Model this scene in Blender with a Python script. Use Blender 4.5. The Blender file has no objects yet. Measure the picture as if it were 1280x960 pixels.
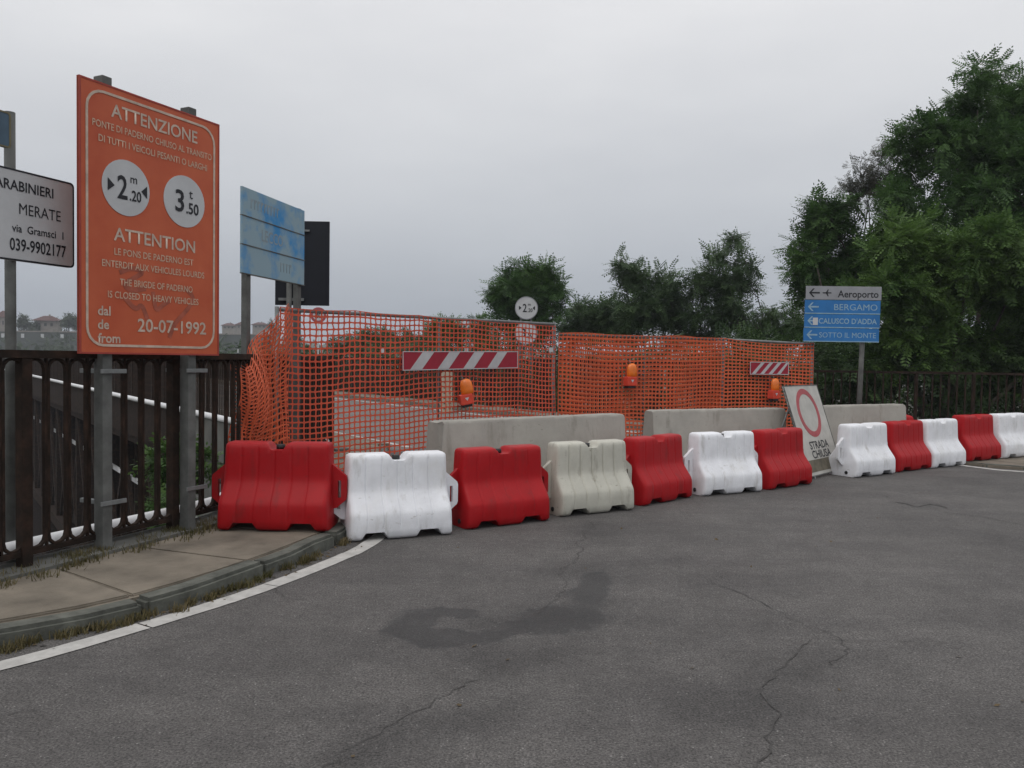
import bpy, bmesh, math, random
import numpy as np
from mathutils import Vector, Matrix, Euler
R = math.radians
random.seed(7); rng = np.random.default_rng(7)
S = bpy.context.scene
C = S.collection

# ------------------------------------------------------------------ camera, sky, sun, exposure
EYE = Vector((0, 0, 1.45)); F = 1000.0
cam_d = bpy.data.cameras.new('camera'); cam = bpy.data.objects.new('camera', cam_d); C.objects.link(cam)
cam_d.sensor_width = 36; cam_d.lens = 36 * F / 1280; cam_d.clip_start = .05; cam_d.clip_end = 12000
CR = Matrix.Rotation(R(90 - 1.72), 3, 'X') @ Matrix.Rotation(R(0.8), 3, 'Z')
cam.location = EYE; cam.rotation_euler = CR.to_euler()
S.camera = cam

W = bpy.data.worlds.new('World'); S.world = W; W.use_nodes = True
wn, wl = W.node_tree.nodes, W.node_tree.links
wn.clear()
w_out = wn.new('ShaderNodeOutputWorld'); w_bg = wn.new('ShaderNodeBackground'); w_sky = wn.new('ShaderNodeTexSky')
w_sky.sky_type = 'NISHITA'; w_sky.sun_disc = False; w_sky.sun_elevation = R(58); w_sky.sun_rotation = R(205)
w_sky.air_density = 1.0; w_sky.dust_density = 4.0
w_mix = wn.new('ShaderNodeMix'); w_mix.data_type = 'RGBA'; w_mix.inputs[0].default_value = .97
w_tc = wn.new('ShaderNodeTexCoord'); w_nz = wn.new('ShaderNodeTexNoise'); w_rp = wn.new('ShaderNodeValToRGB')
w_map = wn.new('ShaderNodeMapping'); w_map.inputs['Scale'].default_value = (1, 1, 3.2)
w_nz.inputs['Scale'].default_value = 1.7; w_nz.inputs['Detail'].default_value = 5; w_nz.inputs['Roughness'].default_value = .55
w_rp.color_ramp.elements[0].position = .28; w_rp.color_ramp.elements[0].color = (.90, .905, .92, 1)
w_rp.color_ramp.elements[1].position = .72; w_rp.color_ramp.elements[1].color = (1.08, 1.075, 1.07, 1)
wl.new(w_tc.outputs['Generated'], w_map.inputs['Vector']); wl.new(w_map.outputs[0], w_nz.inputs['Vector'])
wl.new(w_nz.outputs['Fac'], w_rp.inputs[0])
# overcast luminance rising from the horizon to the zenith (1 + 2 sin h) / 3
w_sep = wn.new('ShaderNodeSeparateXYZ'); wl.new(w_tc.outputs['Generated'], w_sep.inputs[0])
w_gr = wn.new('ShaderNodeValToRGB'); wl.new(w_sep.outputs['Z'], w_gr.inputs[0])
w_gr.color_ramp.elements[0].position = 0; w_gr.color_ramp.elements[0].color = (3.4, 3.8, 4.35, 1)
w_gr.color_ramp.elements[1].position = 1; w_gr.color_ramp.elements[1].color = (13.2, 13.2, 13.3, 1)
_e = w_gr.color_ramp.elements.new(.40); _e.color = (8.3, 8.35, 8.5, 1)
w_mul = wn.new('ShaderNodeMix'); w_mul.data_type = 'RGBA'; w_mul.blend_type = 'MULTIPLY'; w_mul.inputs[0].default_value = 1
wl.new(w_gr.outputs[0], w_mul.inputs[6]); wl.new(w_rp.outputs[0], w_mul.inputs[7])
wl.new(w_sky.outputs[0], w_mix.inputs[6]); wl.new(w_mul.outputs[2], w_mix.inputs[7])
wl.new(w_mix.outputs[2], w_bg.inputs['Color']); w_bg.inputs['Strength'].default_value = .1
wl.new(w_bg.outputs[0], w_out.inputs['Surface'])

sun_d = bpy.data.lights.new('sun', 'SUN'); sun_d.energy = .6; sun_d.angle = R(40); sun_d.color = (1, .97, .93)
sun = bpy.data.objects.new('sun', sun_d); C.objects.link(sun)
_sd = Vector((math.sin(R(205)) * math.cos(R(58)), math.cos(R(205)) * math.cos(R(58)), math.sin(R(58))))
sun.rotation_euler = _sd.to_track_quat('Z', 'Y').to_euler()
S.view_settings.view_transform = 'Standard'; S.view_settings.look = 'None'
S.view_settings.exposure = 0; S.view_settings.gamma = 1; S.view_settings.use_curve_mapping = False
S.cycles.max_bounces = 6; S.cycles.transparent_max_bounces = 8; S.cycles.volume_bounces = 0
S.cycles.use_denoising = True

# ------------------------------------------------------------------ measuring helpers (photo 1280 x 960)
def ray(px, py): return CR @ Vector(((px - 640) / F, -(py - 480) / F, -1))
def P(px, py, D):
    d = ray(px, py); return EYE + d * (D / d.y)
def G(px, py, z=0.0):
    d = ray(px, py); return EYE + d * ((z - EYE.z) / d.z)

# ------------------------------------------------------------------ materials
MATS = {}
def mat(name, col, rough=.7, var=.15, scale=8, bump=0, bscale=60, metal=0, col2=None, spec=.4, detail=6, lo=.35, hi=.65):
    if name in MATS: return MATS[name]
    m = bpy.data.materials.new(name); m.use_nodes = True
    n, l = m.node_tree.nodes, m.node_tree.links
    b = n['Principled BSDF']; b.inputs['Roughness'].default_value = rough; b.inputs['Metallic'].default_value = metal
    b.inputs['Specular IOR Level'].default_value = spec
    tc = n.new('ShaderNodeTexCoord'); nz = n.new('ShaderNodeTexNoise')
    nz.inputs['Scale'].default_value = scale; nz.inputs['Detail'].default_value = detail; nz.inputs['Roughness'].default_value = .6
    l.new(tc.outputs['Object'], nz.inputs['Vector'])
    rp = n.new('ShaderNodeValToRGB'); rp.color_ramp.elements[0].position = lo; rp.color_ramp.elements[1].position = hi
    c1 = tuple(c * (1 - var) for c in col) + (1,)
    c2 = (tuple(min(c * (1 + var), 1) for c in col) if col2 is None else col2) + (1,)
    if col2 is not None: c1 = tuple(col) + (1,)
    rp.color_ramp.elements[0].color = c1; rp.color_ramp.elements[1].color = c2
    l.new(nz.outputs['Fac'], rp.inputs[0]); l.new(rp.outputs[0], b.inputs['Base Color'])
    if bump:
        bz = n.new('ShaderNodeTexNoise'); bz.inputs['Scale'].default_value = bscale; bz.inputs['Detail'].default_value = 4
        bp = n.new('ShaderNodeBump'); bp.inputs['Strength'].default_value = bump; bp.inputs['Distance'].default_value = .01
        l.new(tc.outputs['Object'], bz.inputs['Vector']); l.new(bz.outputs['Fac'], bp.inputs['Height']); l.new(bp.outputs[0], b.inputs['Normal'])
    MATS[name] = m
    return m

def leaf_mat(name, a, b_, dead=None):
    m = bpy.data.materials.new(name); m.use_nodes = True
    n, l = m.node_tree.nodes, m.node_tree.links
    p = n['Principled BSDF']; p.inputs['Roughness'].default_value = .55; p.inputs['Specular IOR Level'].default_value = .25
    g = n.new('ShaderNodeNewGeometry'); tc = n.new('ShaderNodeTexCoord'); nz = n.new('ShaderNodeTexNoise')
    nz.inputs['Scale'].default_value = .9; nz.inputs['Detail'].default_value = 3
    l.new(tc.outputs['Object'], nz.inputs['Vector'])
    ad = n.new('ShaderNodeMath'); ad.operation = 'MULTIPLY_ADD'; ad.inputs[1].default_value = .5
    mul = n.new('ShaderNodeMath'); mul.operation = 'MULTIPLY_ADD'; mul.inputs[1].default_value = 2.2; mul.inputs[2].default_value = -.85
    l.new(nz.outputs['Fac'], mul.inputs[0]); l.new(g.outputs['Random Per Island'], ad.inputs[0]); l.new(mul.outputs[0], ad.inputs[2])
    rp = n.new('ShaderNodeValToRGB')
    rp.color_ramp.elements[0].color = tuple(a) + (1,); rp.color_ramp.elements[1].color = tuple(b_) + (1,)
    if dead:
        e = rp.color_ramp.elements.new(.97); e.color = tuple(b_) + (1,); rp.color_ramp.elements[2].color = tuple(dead) + (1,)
    l.new(ad.outputs[0], rp.inputs[0]); l.new(rp.outputs[0], p.inputs['Base Color'])
    tr = n.new('ShaderNodeBsdfTranslucent'); mx = n.new('ShaderNodeMixShader'); mx.inputs[0].default_value = .3
    l.new(rp.outputs[0], tr.inputs['Color']); l.new(p.outputs[0], mx.inputs[1]); l.new(tr.outputs[0], mx.inputs[2])
    l.new(mx.outputs[0], n['Material Output'].inputs['Surface'])
    MATS[name] = m
    return m

def plastic(name, col, worn, dirt, amt):
    m = mat(name, col, .5, .08, 5, .05, 30, spec=.25); n, l = m.node_tree.nodes, m.node_tree.links; b = n['Principled BSDF']
    tc = n.new('ShaderNodeTexCoord'); oi = n.new('ShaderNodeObjectInfo'); sc = n.new('ShaderNodeMath'); sc.operation = 'MULTIPLY'; sc.inputs[1].default_value = 37
    l.new(oi.outputs['Random'], sc.inputs[0]); cur = b.inputs['Base Color'].links[0].from_socket
    for scale, stretch, lo, hi, c, det in ((3.5, (1, 1, .8), .52, .78, worn, 8), (9, (1, 1, .25), .56, .72, dirt, 7), (34, (.35, 1, 1), .66, .72, dirt, 3)):
        ad = n.new('ShaderNodeVectorMath'); ad.operation = 'ADD'; mp = n.new('ShaderNodeMapping'); mp.inputs['Scale'].default_value = stretch
        l.new(tc.outputs['Object'], mp.inputs['Vector']); l.new(mp.outputs[0], ad.inputs[0]); l.new(sc.outputs[0], ad.inputs[1])
        nz = n.new('ShaderNodeTexNoise'); nz.inputs['Scale'].default_value = scale; nz.inputs['Detail'].default_value = det; nz.inputs['Roughness'].default_value = .65
        l.new(ad.outputs[0], nz.inputs['Vector']); mr = n.new('ShaderNodeMapRange'); mr.inputs[1].default_value = lo; mr.inputs[2].default_value = hi; mr.inputs[4].default_value = amt
        l.new(nz.outputs['Fac'], mr.inputs[0]); mx = n.new('ShaderNodeMix'); mx.data_type = 'RGBA'; l.new(mr.outputs[0], mx.inputs[0]); l.new(cur, mx.inputs[6]); mx.inputs[7].default_value = (*c, 1); cur = mx.outputs[2]
    l.new(cur, b.inputs['Base Color']); return m
M_white = plastic('white_plastic', (.74, .75, .78), (.64, .63, .61), (.36, .34, .31), .55)
M_cream = plastic('weathered_plastic', (.47, .46, .40), (.38, .36, .29), (.20, .18, .14), .7)
M_red = plastic('red_plastic', (.35, .0035, .007), (.36, .022, .025), (.13, .02, .018), .55)
M_black = mat('black_plastic', (.012, .012, .013), .5)
M_conc = plastic('barrier_concrete', (.31, .295, .265), (.25, .235, .205), (.165, .15, .125), .6); M_conc.node_tree.nodes['Principled BSDF'].inputs['Roughness'].default_value = .92
M_pave = mat('pavement_concrete', (.165, .142, .112), .95, .42, 3.2, .5, 60, lo=.25, hi=.75)
M_kerb = mat('kerb_stone', (.095, .098, .084), .95, .55, 7, .7, 30, lo=.25, hi=.75)
M_line = mat('road_paint', (.43, .42, .40), .85, .28, 11, .3, 80, lo=.2, hi=.8)
M_iron = mat('rusty_iron', (.02, .014, .011), .85, .4, 9, .3, 60, col2=(.06, .034, .024), lo=.45, hi=.8, spec=.12)
M_galv = mat('galvanised_steel', (.19, .2, .2), .6, .2, 12, .08, 50, metal=.35)
M_galv2 = mat('weathered_post', (.105, .108, .103), .75, .3, 6, .1, 50)
M_pipe = mat('white_pipe', (.72, .72, .73), .5, .08, 6)
M_net = mat('orange_net', (.56, .08, .035), .55, .14, 3)
M_net2 = mat('orange_net_faded', (.56, .10, .035), .6, .14, 3)
M_osign = mat('orange_enamel', (.45, .075, .027), .55, .12, 2.6, .03, 20, col2=(.56, .125, .05), lo=.3, hi=.72, detail=9)
M_letter_w = mat('faded_white_letter', (.52, .41, .33), .7, .2, 14)
M_letter_o = mat('worn_letter', (.50, .155, .065), .7, .2, 22, col2=(.56, .40, .29), lo=.2, hi=.48)
M_signwhite = mat('sign_white', (.50, .51, .52), .55, .07, 4)
M_signblack = mat('sign_black', (.012, .013, .018), .6)
M_navy = mat('sign_back_dark', (.006, .008, .014), .7, .2, 3)
M_blue = mat('sign_blue', (.022, .16, .42), .5, .12, 3)
M_bluefade = mat('faded_blue', (.25, .36, .42), .75, .1, 2.1, col2=(.04, .24, .52), lo=.48, hi=.62)
M_ghost = mat('ghost_letter', (.24, .30, .33), .8)
M_bluetext = mat('worn_blue_letter', (.26, .40, .50), .7, .12, 20)
M_greysign = mat('grey_sign', (.28, .29, .31), .6, .08, 5)
M_stripe_r = mat('stripe_red', (.30, .012, .03), .45, .1, 4)
M_stripe_w = mat('stripe_white', (.48, .47, .48), .45, .1, 4)
M_ring = mat('faded_red_ring', (.36, .075, .085), .6, .15, 6)
M_brownpatch = mat('brown_patch', (.13, .115, .085), .8, .3, 6)
M_amber = mat('amber_lens', (.75, .17, .012), .25, .1, 10, spec=.6)
M_lampred = mat('lamp_body_red', (.62, .06, .03), .45, .1, 8)
M_bark = mat('bark', (.06, .05, .042), .9, .35, 6, .6, 25)
M_stone = mat('abutment_stone', (.12, .12, .11), .95, .35, 1.6, .7, 10, lo=.25, hi=.75)
M_yellow = mat('yellow_plate', (.5, .36, .05), .6)
L_robinia = leaf_mat('leaf_robinia', (.03, .072, .022), (.092, .175, .046))
L_light = leaf_mat('leaf_light', (.044, .096, .024), (.12, .205, .05))
L_mid = leaf_mat('leaf_mid', (.038, .074, .032), (.105, .165, .065))
L_dry = leaf_mat('leaf_dry', (.05, .055, .04), (.085, .085, .06))
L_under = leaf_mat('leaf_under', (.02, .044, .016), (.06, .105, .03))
L_grass = leaf_mat('grass_blade', (.06, .065, .02), (.2, .155, .08))
L_far = leaf_mat('leaf_far', (.03, .05, .025), (.06, .085, .04))

# ------------------------------------------------------------------ mesh helpers
def link(name, me, m=None, parent=None, loc=None, rot=None):
    o = bpy.data.objects.new(name, me)
    if m is not None and me is not None and not me.materials: me.materials.append(m)
    C.objects.link(o)
    if parent is not None: o.parent = parent
    if loc is not None: o.location = loc
    if rot is not None: o.rotation_euler = rot
    return o
def tag(o, label=None, cat=None, group=None, kind=None):
    if label: o['label'] = label
    if cat: o['category'] = cat
    if group: o['group'] = group
    if kind: o['kind'] = kind
    return o
def root(name, loc, rz, label, cat, group=None):
    o = link(name, None, None, None, loc, (0, 0, rz)); o.empty_display_size = .1
    return tag(o, label, cat, group)
def pyd(name, v, f, smooth=False):
    me = bpy.data.meshes.new(name); me.from_pydata([tuple(a) for a in v], [], f); me.update()
    if smooth: me.polygons.foreach_set('use_smooth', [True] * len(me.polygons))
    return me
def np_quads(name, verts):
    """verts (n*4,3): separate quads"""
    n = len(verts) // 4
    me = bpy.data.meshes.new(name); me.vertices.add(n * 4); me.loops.add(n * 4); me.polygons.add(n)
    me.vertices.foreach_set('co', verts.astype(np.float32).ravel())
    me.loops.foreach_set('vertex_index', np.arange(n * 4, dtype=np.int32))
    me.polygons.foreach_set('loop_start', np.arange(0, n * 4, 4, dtype=np.int32))
    me.update(calc_edges=True)
    return me
def bmesh_me(name, bm, smooth=False, bevel=0):
    if bevel:
        bmesh.ops.bevel(bm, geom=list(bm.edges), offset=bevel, segments=2, affect='EDGES', profile=.6)
    me = bpy.data.meshes.new(name); bmesh.ops.recalc_face_normals(bm, faces=list(bm.faces)); bm.to_mesh(me); bm.free()
    if smooth: me.polygons.foreach_set('use_smooth', [True] * len(me.polygons))
    return me
def box_me(name, x0, x1, y0, y1, z0, z1, bevel=0):
    bm = bmesh.new(); bmesh.ops.create_cube(bm, size=1)
    for v in bm.verts:
        v.co = Vector((x0 if v.co.x < 0 else x1, y0 if v.co.y < 0 else y1, z0 if v.co.z < 0 else z1))
    return bmesh_me(name, bm, False, bevel)
def tube_me(name, pts, rad, sides=8, caps=True, squash=None):
    pts = [Vector(p) for p in pts]; n = len(pts)
    if not hasattr(rad, '__len__'): rad = [rad] * n
    v, f = [], []
    up = Vector((0, 0, 1)); prev = None
    for i, p in enumerate(pts):
        t = (pts[min(i + 1, n - 1)] - pts[max(i - 1, 0)]).normalized()
        ref = prev if prev is not None else (Vector((1, 0, 0)) if abs(t.z) > .8 else up)
        a = ref - t * ref.dot(t)
        if a.length < 1e-4: a = t.orthogonal()
        a.normalize(); b = t.cross(a); prev = a
        for k in range(sides):
            w = 2 * math.pi * k / sides
            v.append(p + a * (math.cos(w) * rad[i]) + b * (math.sin(w) * rad[i]))
    for i in range(n - 1):
        for k in range(sides):
            k2 = (k + 1) % sides
            f.append((i * sides + k, i * sides + k2, (i + 1) * sides + k2, (i + 1) * sides + k))
    if caps: f.append(tuple(range(sides))[::-1]); f.append(tuple((n - 1) * sides + k for k in range(sides)))
    me = pyd(name, v, f)
    if sides > 5:
        me.polygons.foreach_set('use_smooth', [len(p.vertices) == 4 for p in me.polygons])
    return me
def bar_me(name, pts, w, h):
    """rectangular bar along a horizontal polyline: w across, h vertical"""
    pts = [Vector(p) for p in pts]; n = len(pts); v, f = [], []
    for i, p in enumerate(pts):
        t = (pts[min(i + 1, n - 1)] - pts[max(i - 1, 0)]); t.z = 0; t.normalize()
        s = Vector((-t.y, t.x, 0)) * (w / 2); u = Vector((0, 0, h / 2))
        v += [p - s - u, p + s - u, p + s + u, p - s + u]
    for i in range(n - 1):
        for k in range(4):
            k2 = (k + 1) % 4; f.append((i * 4 + k, (i + 1) * 4 + k, (i + 1) * 4 + k2, i * 4 + k2))
    f.append((0, 1, 2, 3)); f.append(tuple((n - 1) * 4 + k for k in (3, 2, 1, 0)))
    return pyd(name, v, f)
def plate_poly(name, pts, y0, y1):
    """polygon in XZ extruded between y0 (front) and y1"""
    n = len(pts); v = [(x, y0, z) for x, z in pts] + [(x, y1, z) for x, z in pts]
    f = [tuple(range(n)), tuple(range(n, 2 * n))[::-1]]
    f += [(i, n + i, n + (i + 1) % n, (i + 1) % n) for i in range(n)]
    bm = bmesh.new(); bv = [bm.verts.new(a) for a in v]
    for q in f: bm.faces.new([bv[i] for i in q])
    return bmesh_me(name, bm)
def rrect(x0, x1, z0, z1, r, k=5):
    o = []
    for cx, cz, a0 in ((x1 - r, z1 - r, 0), (x0 + r, z1 - r, 90), (x0 + r, z0 + r, 180), (x1 - r, z0 + r, 270)):
        for i in range(k + 1):
            a = R(a0 + 90 * i / k); o.append((cx + r * math.cos(a), cz + r * math.sin(a)))
    return o
def circ(cx, cz, r, k=32): return [(cx + r * math.cos(2 * math.pi * i / k), cz + r * math.sin(2 * math.pi * i / k)) for i in range(k)]
def ring_me(name, outer, inner, y0, y1):
    n = len(outer); v = [(x, y0, z) for x, z in outer] + [(x, y0, z) for x, z in inner] + [(x, y1, z) for x, z in outer] + [(x, y1, z) for x, z in inner]
    f = []
    for i in range(n):
        j = (i + 1) % n
        f += [(i, j, n + j, n + i), (2 * n + j, 2 * n + i, 3 * n + i, 3 * n + j), (i, 2 * n + i, 2 * n + j, j), (n + i, n + j, 3 * n + j, 3 * n + i)]
    return pyd(name, v, f)
def text_me(s, h, w=None, bold=0.0, align='C'):
    cu = bpy.data.curves.new('t', 'FONT'); cu.body = s; cu.size = 1; cu.offset = bold; cu.resolution_u = 3; cu.extrude = 0
    o = bpy.data.objects.new('t', cu); C.objects.link(o)
    dg = bpy.context.evaluated_depsgraph_get(); me = bpy.data.meshes.new_from_object(o.evaluated_get(dg))
    bpy.data.objects.remove(o); bpy.data.curves.remove(cu)
    co = np.array([v.co[:] for v in me.vertices]); mn, mx = co.min(0), co.max(0)
    capz = .7
    k = h / capz; kx = k if w is None else w / (mx[0] - mn[0])
    ox = (mn[0] + mx[0]) / 2 if align == 'C' else (mn[0] if align == 'L' else mx[0])
    new = np.zeros_like(co); new[:, 0] = (co[:, 0] - ox) * kx; new[:, 2] = (co[:, 1] - capz / 2) * k
    me.vertices.foreach_set('co', new.astype(np.float32).ravel()); me.update(); me.name = 'lettering'
    return me
def letters(parent, s, x, z, h, m, w=None, bold=.012, align='C', y=-.004):
    return link('lettering', text_me(s, h, w, bold, align), m, parent, (x, y, z))
def along(path, step=None, n=None):
    """resample a polyline; returns list of (point, tangent)"""
    path = [Vector(p) for p in path]; seg = [(b - a).length for a, b in zip(path, path[1:])]; L = sum(seg)
    n = n or int(L / step); out = []
    for i in range(n + 1):
        s = L * i / n if step is None else min(i * step, L)
        k = 0
        while k < len(seg) - 1 and s > seg[k]: s -= seg[k]; k += 1
        t = (path[k + 1] - path[k]).normalized(); out.append((path[k] + t * s, t))
    return out
def smooth_path(pts, it=2):
    pts = [Vector(p) for p in pts]
    for _ in range(it):
        q = [pts[0]]
        for a, b in zip(pts, pts[1:]): q += [a * .75 + b * .25, a * .25 + b * .75]
        pts = q + [pts[-1]]
    return pts

# ------------------------------------------------------------------ layout of the place
BD = Vector((-.59, .807, 0)).normalized(); BN = Vector((BD.y, -BD.x, 0))      # bridge direction, across
BL0 = Vector((-2.76, 12, 0)); BWID = 8.4; BR0 = BL0 + BN * BWID
ra, rb = G(20, 690, .22), G(250, 637, .22)
rdir = (rb - ra); rdir.z = 0; rdir.normalize()
rail_path = smooth_path([ra - rdir * 8, ra, rb, rb + rdir * .45 + Vector((-.03, 0, 0)), Vector((-2.52, 8.2, 0)), Vector((-2.6, 10, 0)), BL0], 2)
for p in rail_path: p.z = 0
right_path = smooth_path([BR0, Vector((4.75, 15.2, 0)), Vector((5.5, 13.95, 0)), Vector((7.2, 13.7, 0)), Vector((13, 13.35, 0)), Vector((24, 12.8, 0))], 2)
poly = [Vector((-40, -30, 0)), rail_path[0] + (rail_path[0] - rail_path[3])*2] + rail_path + right_path + [Vector((60, 12, 0)), Vector((60, -30, 0))]
poly_np = np.array([(p.x, p.y) for p in poly])

def inside(pts):
    x, y = pts[:, 0], pts[:, 1]; r = np.zeros(len(pts), bool); n = len(poly_np)
    for i in range(n):
        (x1, y1), (x2, y2) = poly_np[i], poly_np[(i + 1) % n]
        c = ((y1 > y) != (y2 > y)) & (x < (x2 - x1) * (y - y1) / (y2 - y1 + 1e-12) + x1); r ^= c
    return r
def dist(pts):
    best = np.full(len(pts), 1e9); n = len(poly_np)
    for i in range(n):
        a, b = poly_np[i], poly_np[(i + 1) % n]; ab = b - a
        t = np.clip(((pts - a) @ ab) / (ab @ ab), 0, 1); best = np.minimum(best, np.linalg.norm(pts - (a + t[:, None] * ab), axis=1))
    return best
def sstep(a, b, x):
    t = np.clip((x - a) / (b - a), 0, 1); return t * t * (3 - 2 * t)
def hgt(pts):
    pts = np.asarray(pts, float); s = np.where(inside(pts), 0, dist(pts))
    rel = pts - np.array([BL0.x, BL0.y]); b = rel @ np.array([BD.x, BD.y]); q = rel @ np.array([BN.x, BN.y])
    steep = -.35 - np.minimum(s * .75, 44)
    gentle = -.35 - np.minimum(np.maximum(s - 1, 0) * .32, 7)
    w = sstep(9.5, 26, q - .12 * b)
    z = steep * (1 - w) + gentle * w
    far = sstep(165, 205, b)
    z = z * (1 - far) + (1.5 + 10 * sstep(205, 620, b) + 24 * sstep(600, 2200, b)) * far
    back = sstep(-5, -25, pts[:, 1]); z = z * (1 - back) - .35 * back
    return z
def hz(x, y): return float(hgt(np.array([[x, y]]))[0])

# ground
g = np.sinh(np.linspace(-6.6, 6.6, 231)) / np.sinh(6.6) * 4200
gx, gy = np.meshgrid(g, g + 14); pts = np.stack([gx.ravel(), gy.ravel()], 1); zz = hgt(pts)
nz_ = np.sin(pts[:, 0] * .9 + np.sin(pts[:, 1] * .7)) * np.sin(pts[:, 1] * 1.1) * .12 * (zz < -.6)
N = len(g); idx = np.arange(N * N).reshape(N, N)
fq = np.stack([idx[:-1, :-1], idx[:-1, 1:], idx[1:, 1:], idx[1:, :-1]], -1).reshape(-1, 4)
gm = bpy.data.meshes.new('ground'); gm.from_pydata(np.column_stack([pts, zz + nz_]).tolist(), [], fq.tolist()); gm.update()
gm.polygons.foreach_set('use_smooth', [True] * len(gm.polygons))
M_ground = mat('valley_ground', (.035, .045, .022), .95, .3, .35, .6, 3, col2=(.085, .075, .045), lo=.35, hi=.75)
tag(link('ground', gm, M_ground), kind='structure')

# road asphalt material: grain, aggregate flecks, worn tone, wet stain of its own shape
def road_material():
    m = bpy.data.materials.new('asphalt'); m.use_nodes = True
    n, l = m.node_tree.nodes, m.node_tree.links; b = n['Principled BSDF']
    tc = n.new('ShaderNodeTexCoord')
    def noise(sc, det=5, rough=.6):
        z = n.new('ShaderNodeTexNoise'); z.inputs['Scale'].default_value = sc; z.inputs['Detail'].default_value = det; z.inputs['Roughness'].default_value = rough
        l.new(tc.outputs['Object'], z.inputs['Vector']); return z
    def ramp(src, p0, c0, p1, c1):
        r = n.new('ShaderNodeValToRGB'); r.color_ramp.elements[0].position = p0; r.color_ramp.elements[1].position = p1
        r.color_ramp.elements[0].color = (*c0, 1); r.color_ramp.elements[1].color = (*c1, 1); l.new(src, r.inputs[0]); return r
    def mixc(fac, a, bcol, typ='MIX'):
        x = n.new('ShaderNodeMix'); x.data_type = 'RGBA'; x.blend_type = typ
        if isinstance(fac, float): x.inputs[0].default_value = fac
        else: l.new(fac, x.inputs[0])
        l.new(a, x.inputs[6])
        if isinstance(bcol, tuple): x.inputs[7].default_value = (*bcol, 1)
        else: l.new(bcol, x.inputs[7])
        return x.outputs[2]
    base = ramp(noise(.55, 6).outputs['Fac'], .3, (.083, .079, .077), .72, (.125, .119, .115)).outputs[0]
    grain = ramp(noise(95, 4, .8).outputs['Fac'], .37, (.34, .34, .34), .65, (1.72, 1.7, 1.68)).outputs[0]
    base = mixc(1.0, base, grain, 'MULTIPLY')
    v = n.new('ShaderNodeTexVoronoi'); v.inputs['Scale'].default_value = 48; l.new(tc.outputs['Object'], v.inputs['Vector'])
    fl = ramp(v.outputs['Distance'], .10, (1, 1, 1), .22, (0, 0, 0)).outputs[0]
    sel = ramp(noise(23, 2).outputs['Fac'], .53, (0, 0, 0), .62, (.95, .95, .95)).outputs[0]
    base = mixc(mixc(1.0, fl, sel, 'MULTIPLY'), base, (.30, .29, .275))
    # dark streaks along the wheel tracks
    mp = n.new('ShaderNodeMapping'); mp.inputs['Rotation'].default_value = (0, 0, R(-28)); mp.inputs['Scale'].default_value = (.5, 1.5, 1)
    l.new(tc.outputs['Object'], mp.inputs['Vector']); st = n.new('ShaderNodeTexNoise'); st.inputs['Scale'].default_value = 1.6; st.inputs['Detail'].default_value = 6
    l.new(mp.outputs[0], st.inputs['Vector'])
    base = mixc(1.0, base, ramp(st.outputs['Fac'], .38, (.84, .84, .85), .62, (1, 1, 1)).outputs[0], 'MULTIPLY')
    # the wet stain: union of blobs with a ragged edge
    dn = noise(1.7, 9, .72); dx = n.new('ShaderNodeVectorMath'); dx.operation = 'SCALE'; dx.inputs[3].default_value = .75
    l.new(dn.outputs['Color'], dx.inputs[0]); ad = n.new('ShaderNodeVectorMath'); ad.operation = 'ADD'
    l.new(tc.outputs['Object'], ad.inputs[0]); l.new(dx.outputs[0], ad.inputs[1])
    tot = None
    for px, py, rx, ry, a in ((510, 782, .20, .30, 0), (560, 800, .26, .13, 0), (620, 792, .32, .12, 8), (690, 780, .34, .24, 20), (715, 770, .2, .3, 0), (745, 735, .16, .5, -12), (560, 765, .2, .1, 0)):
        q = G(px, py); mpp = n.new('ShaderNodeMapping'); mpp.vector_type = 'TEXTURE'
        mpp.inputs['Location'].default_value = (q.x + .375, q.y + .375, .375); mpp.inputs['Rotation'].default_value = (0, 0, R(a)); mpp.inputs['Scale'].default_value = (rx, ry, 1e4)
        l.new(ad.outputs[0], mpp.inputs['Vector']); ln = n.new('ShaderNodeVectorMath'); ln.operation = 'LENGTH'; l.new(mpp.outputs[0], ln.inputs[0])
        if tot is None: tot = ln.outputs['Value']
        else:
            mi = n.new('ShaderNodeMath'); mi.operation = 'SMOOTH_MIN'; mi.inputs[2].default_value = .25; l.new(tot, mi.inputs[0]); l.new(ln.outputs['Value'], mi.inputs[1]); tot = mi.outputs[0]
    stain = ramp(tot, .7, (.44, .45, .46), 1.3, (1, 1, 1)).outputs[0]
    base = mixc(1.0, base, stain, 'MULTIPLY')
    tot2 = None
    for px, py, rx, ry, a in ((745, 665, .35, .5, 0), (735, 715, .5, .5, 0), (690, 770, .75, .45, 20), (640, 835, .6, .28, 38), (560, 900, .7, .22, 38), (450, 950, .7, .2, 38), (940, 880, .4, .3, 20), (1010, 830, .5, .25, 20)):
        q = G(px, py); mpp = n.new('ShaderNodeMapping'); mpp.vector_type = 'TEXTURE'
        mpp.inputs['Location'].default_value = (q.x + .375, q.y + .375, .375); mpp.inputs['Rotation'].default_value = (0, 0, R(a)); mpp.inputs['Scale'].default_value = (rx, ry, 1e4)
        l.new(ad.outputs[0], mpp.inputs['Vector']); ln = n.new('ShaderNodeVectorMath'); ln.operation = 'LENGTH'; l.new(mpp.outputs[0], ln.inputs[0])
        if tot2 is None: tot2 = ln.outputs['Value']
        else:
            mi = n.new('ShaderNodeMath'); mi.operation = 'SMOOTH_MIN'; mi.inputs[2].default_value = .5; l.new(tot2, mi.inputs[0]); l.new(ln.outputs['Value'], mi.inputs[1]); tot2 = mi.outputs[0]
    base = mixc(1.0, base, ramp(tot2, .2, (.74, .745, .75), 1.5, (1, 1, 1)).outputs[0], 'MULTIPLY')
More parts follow.
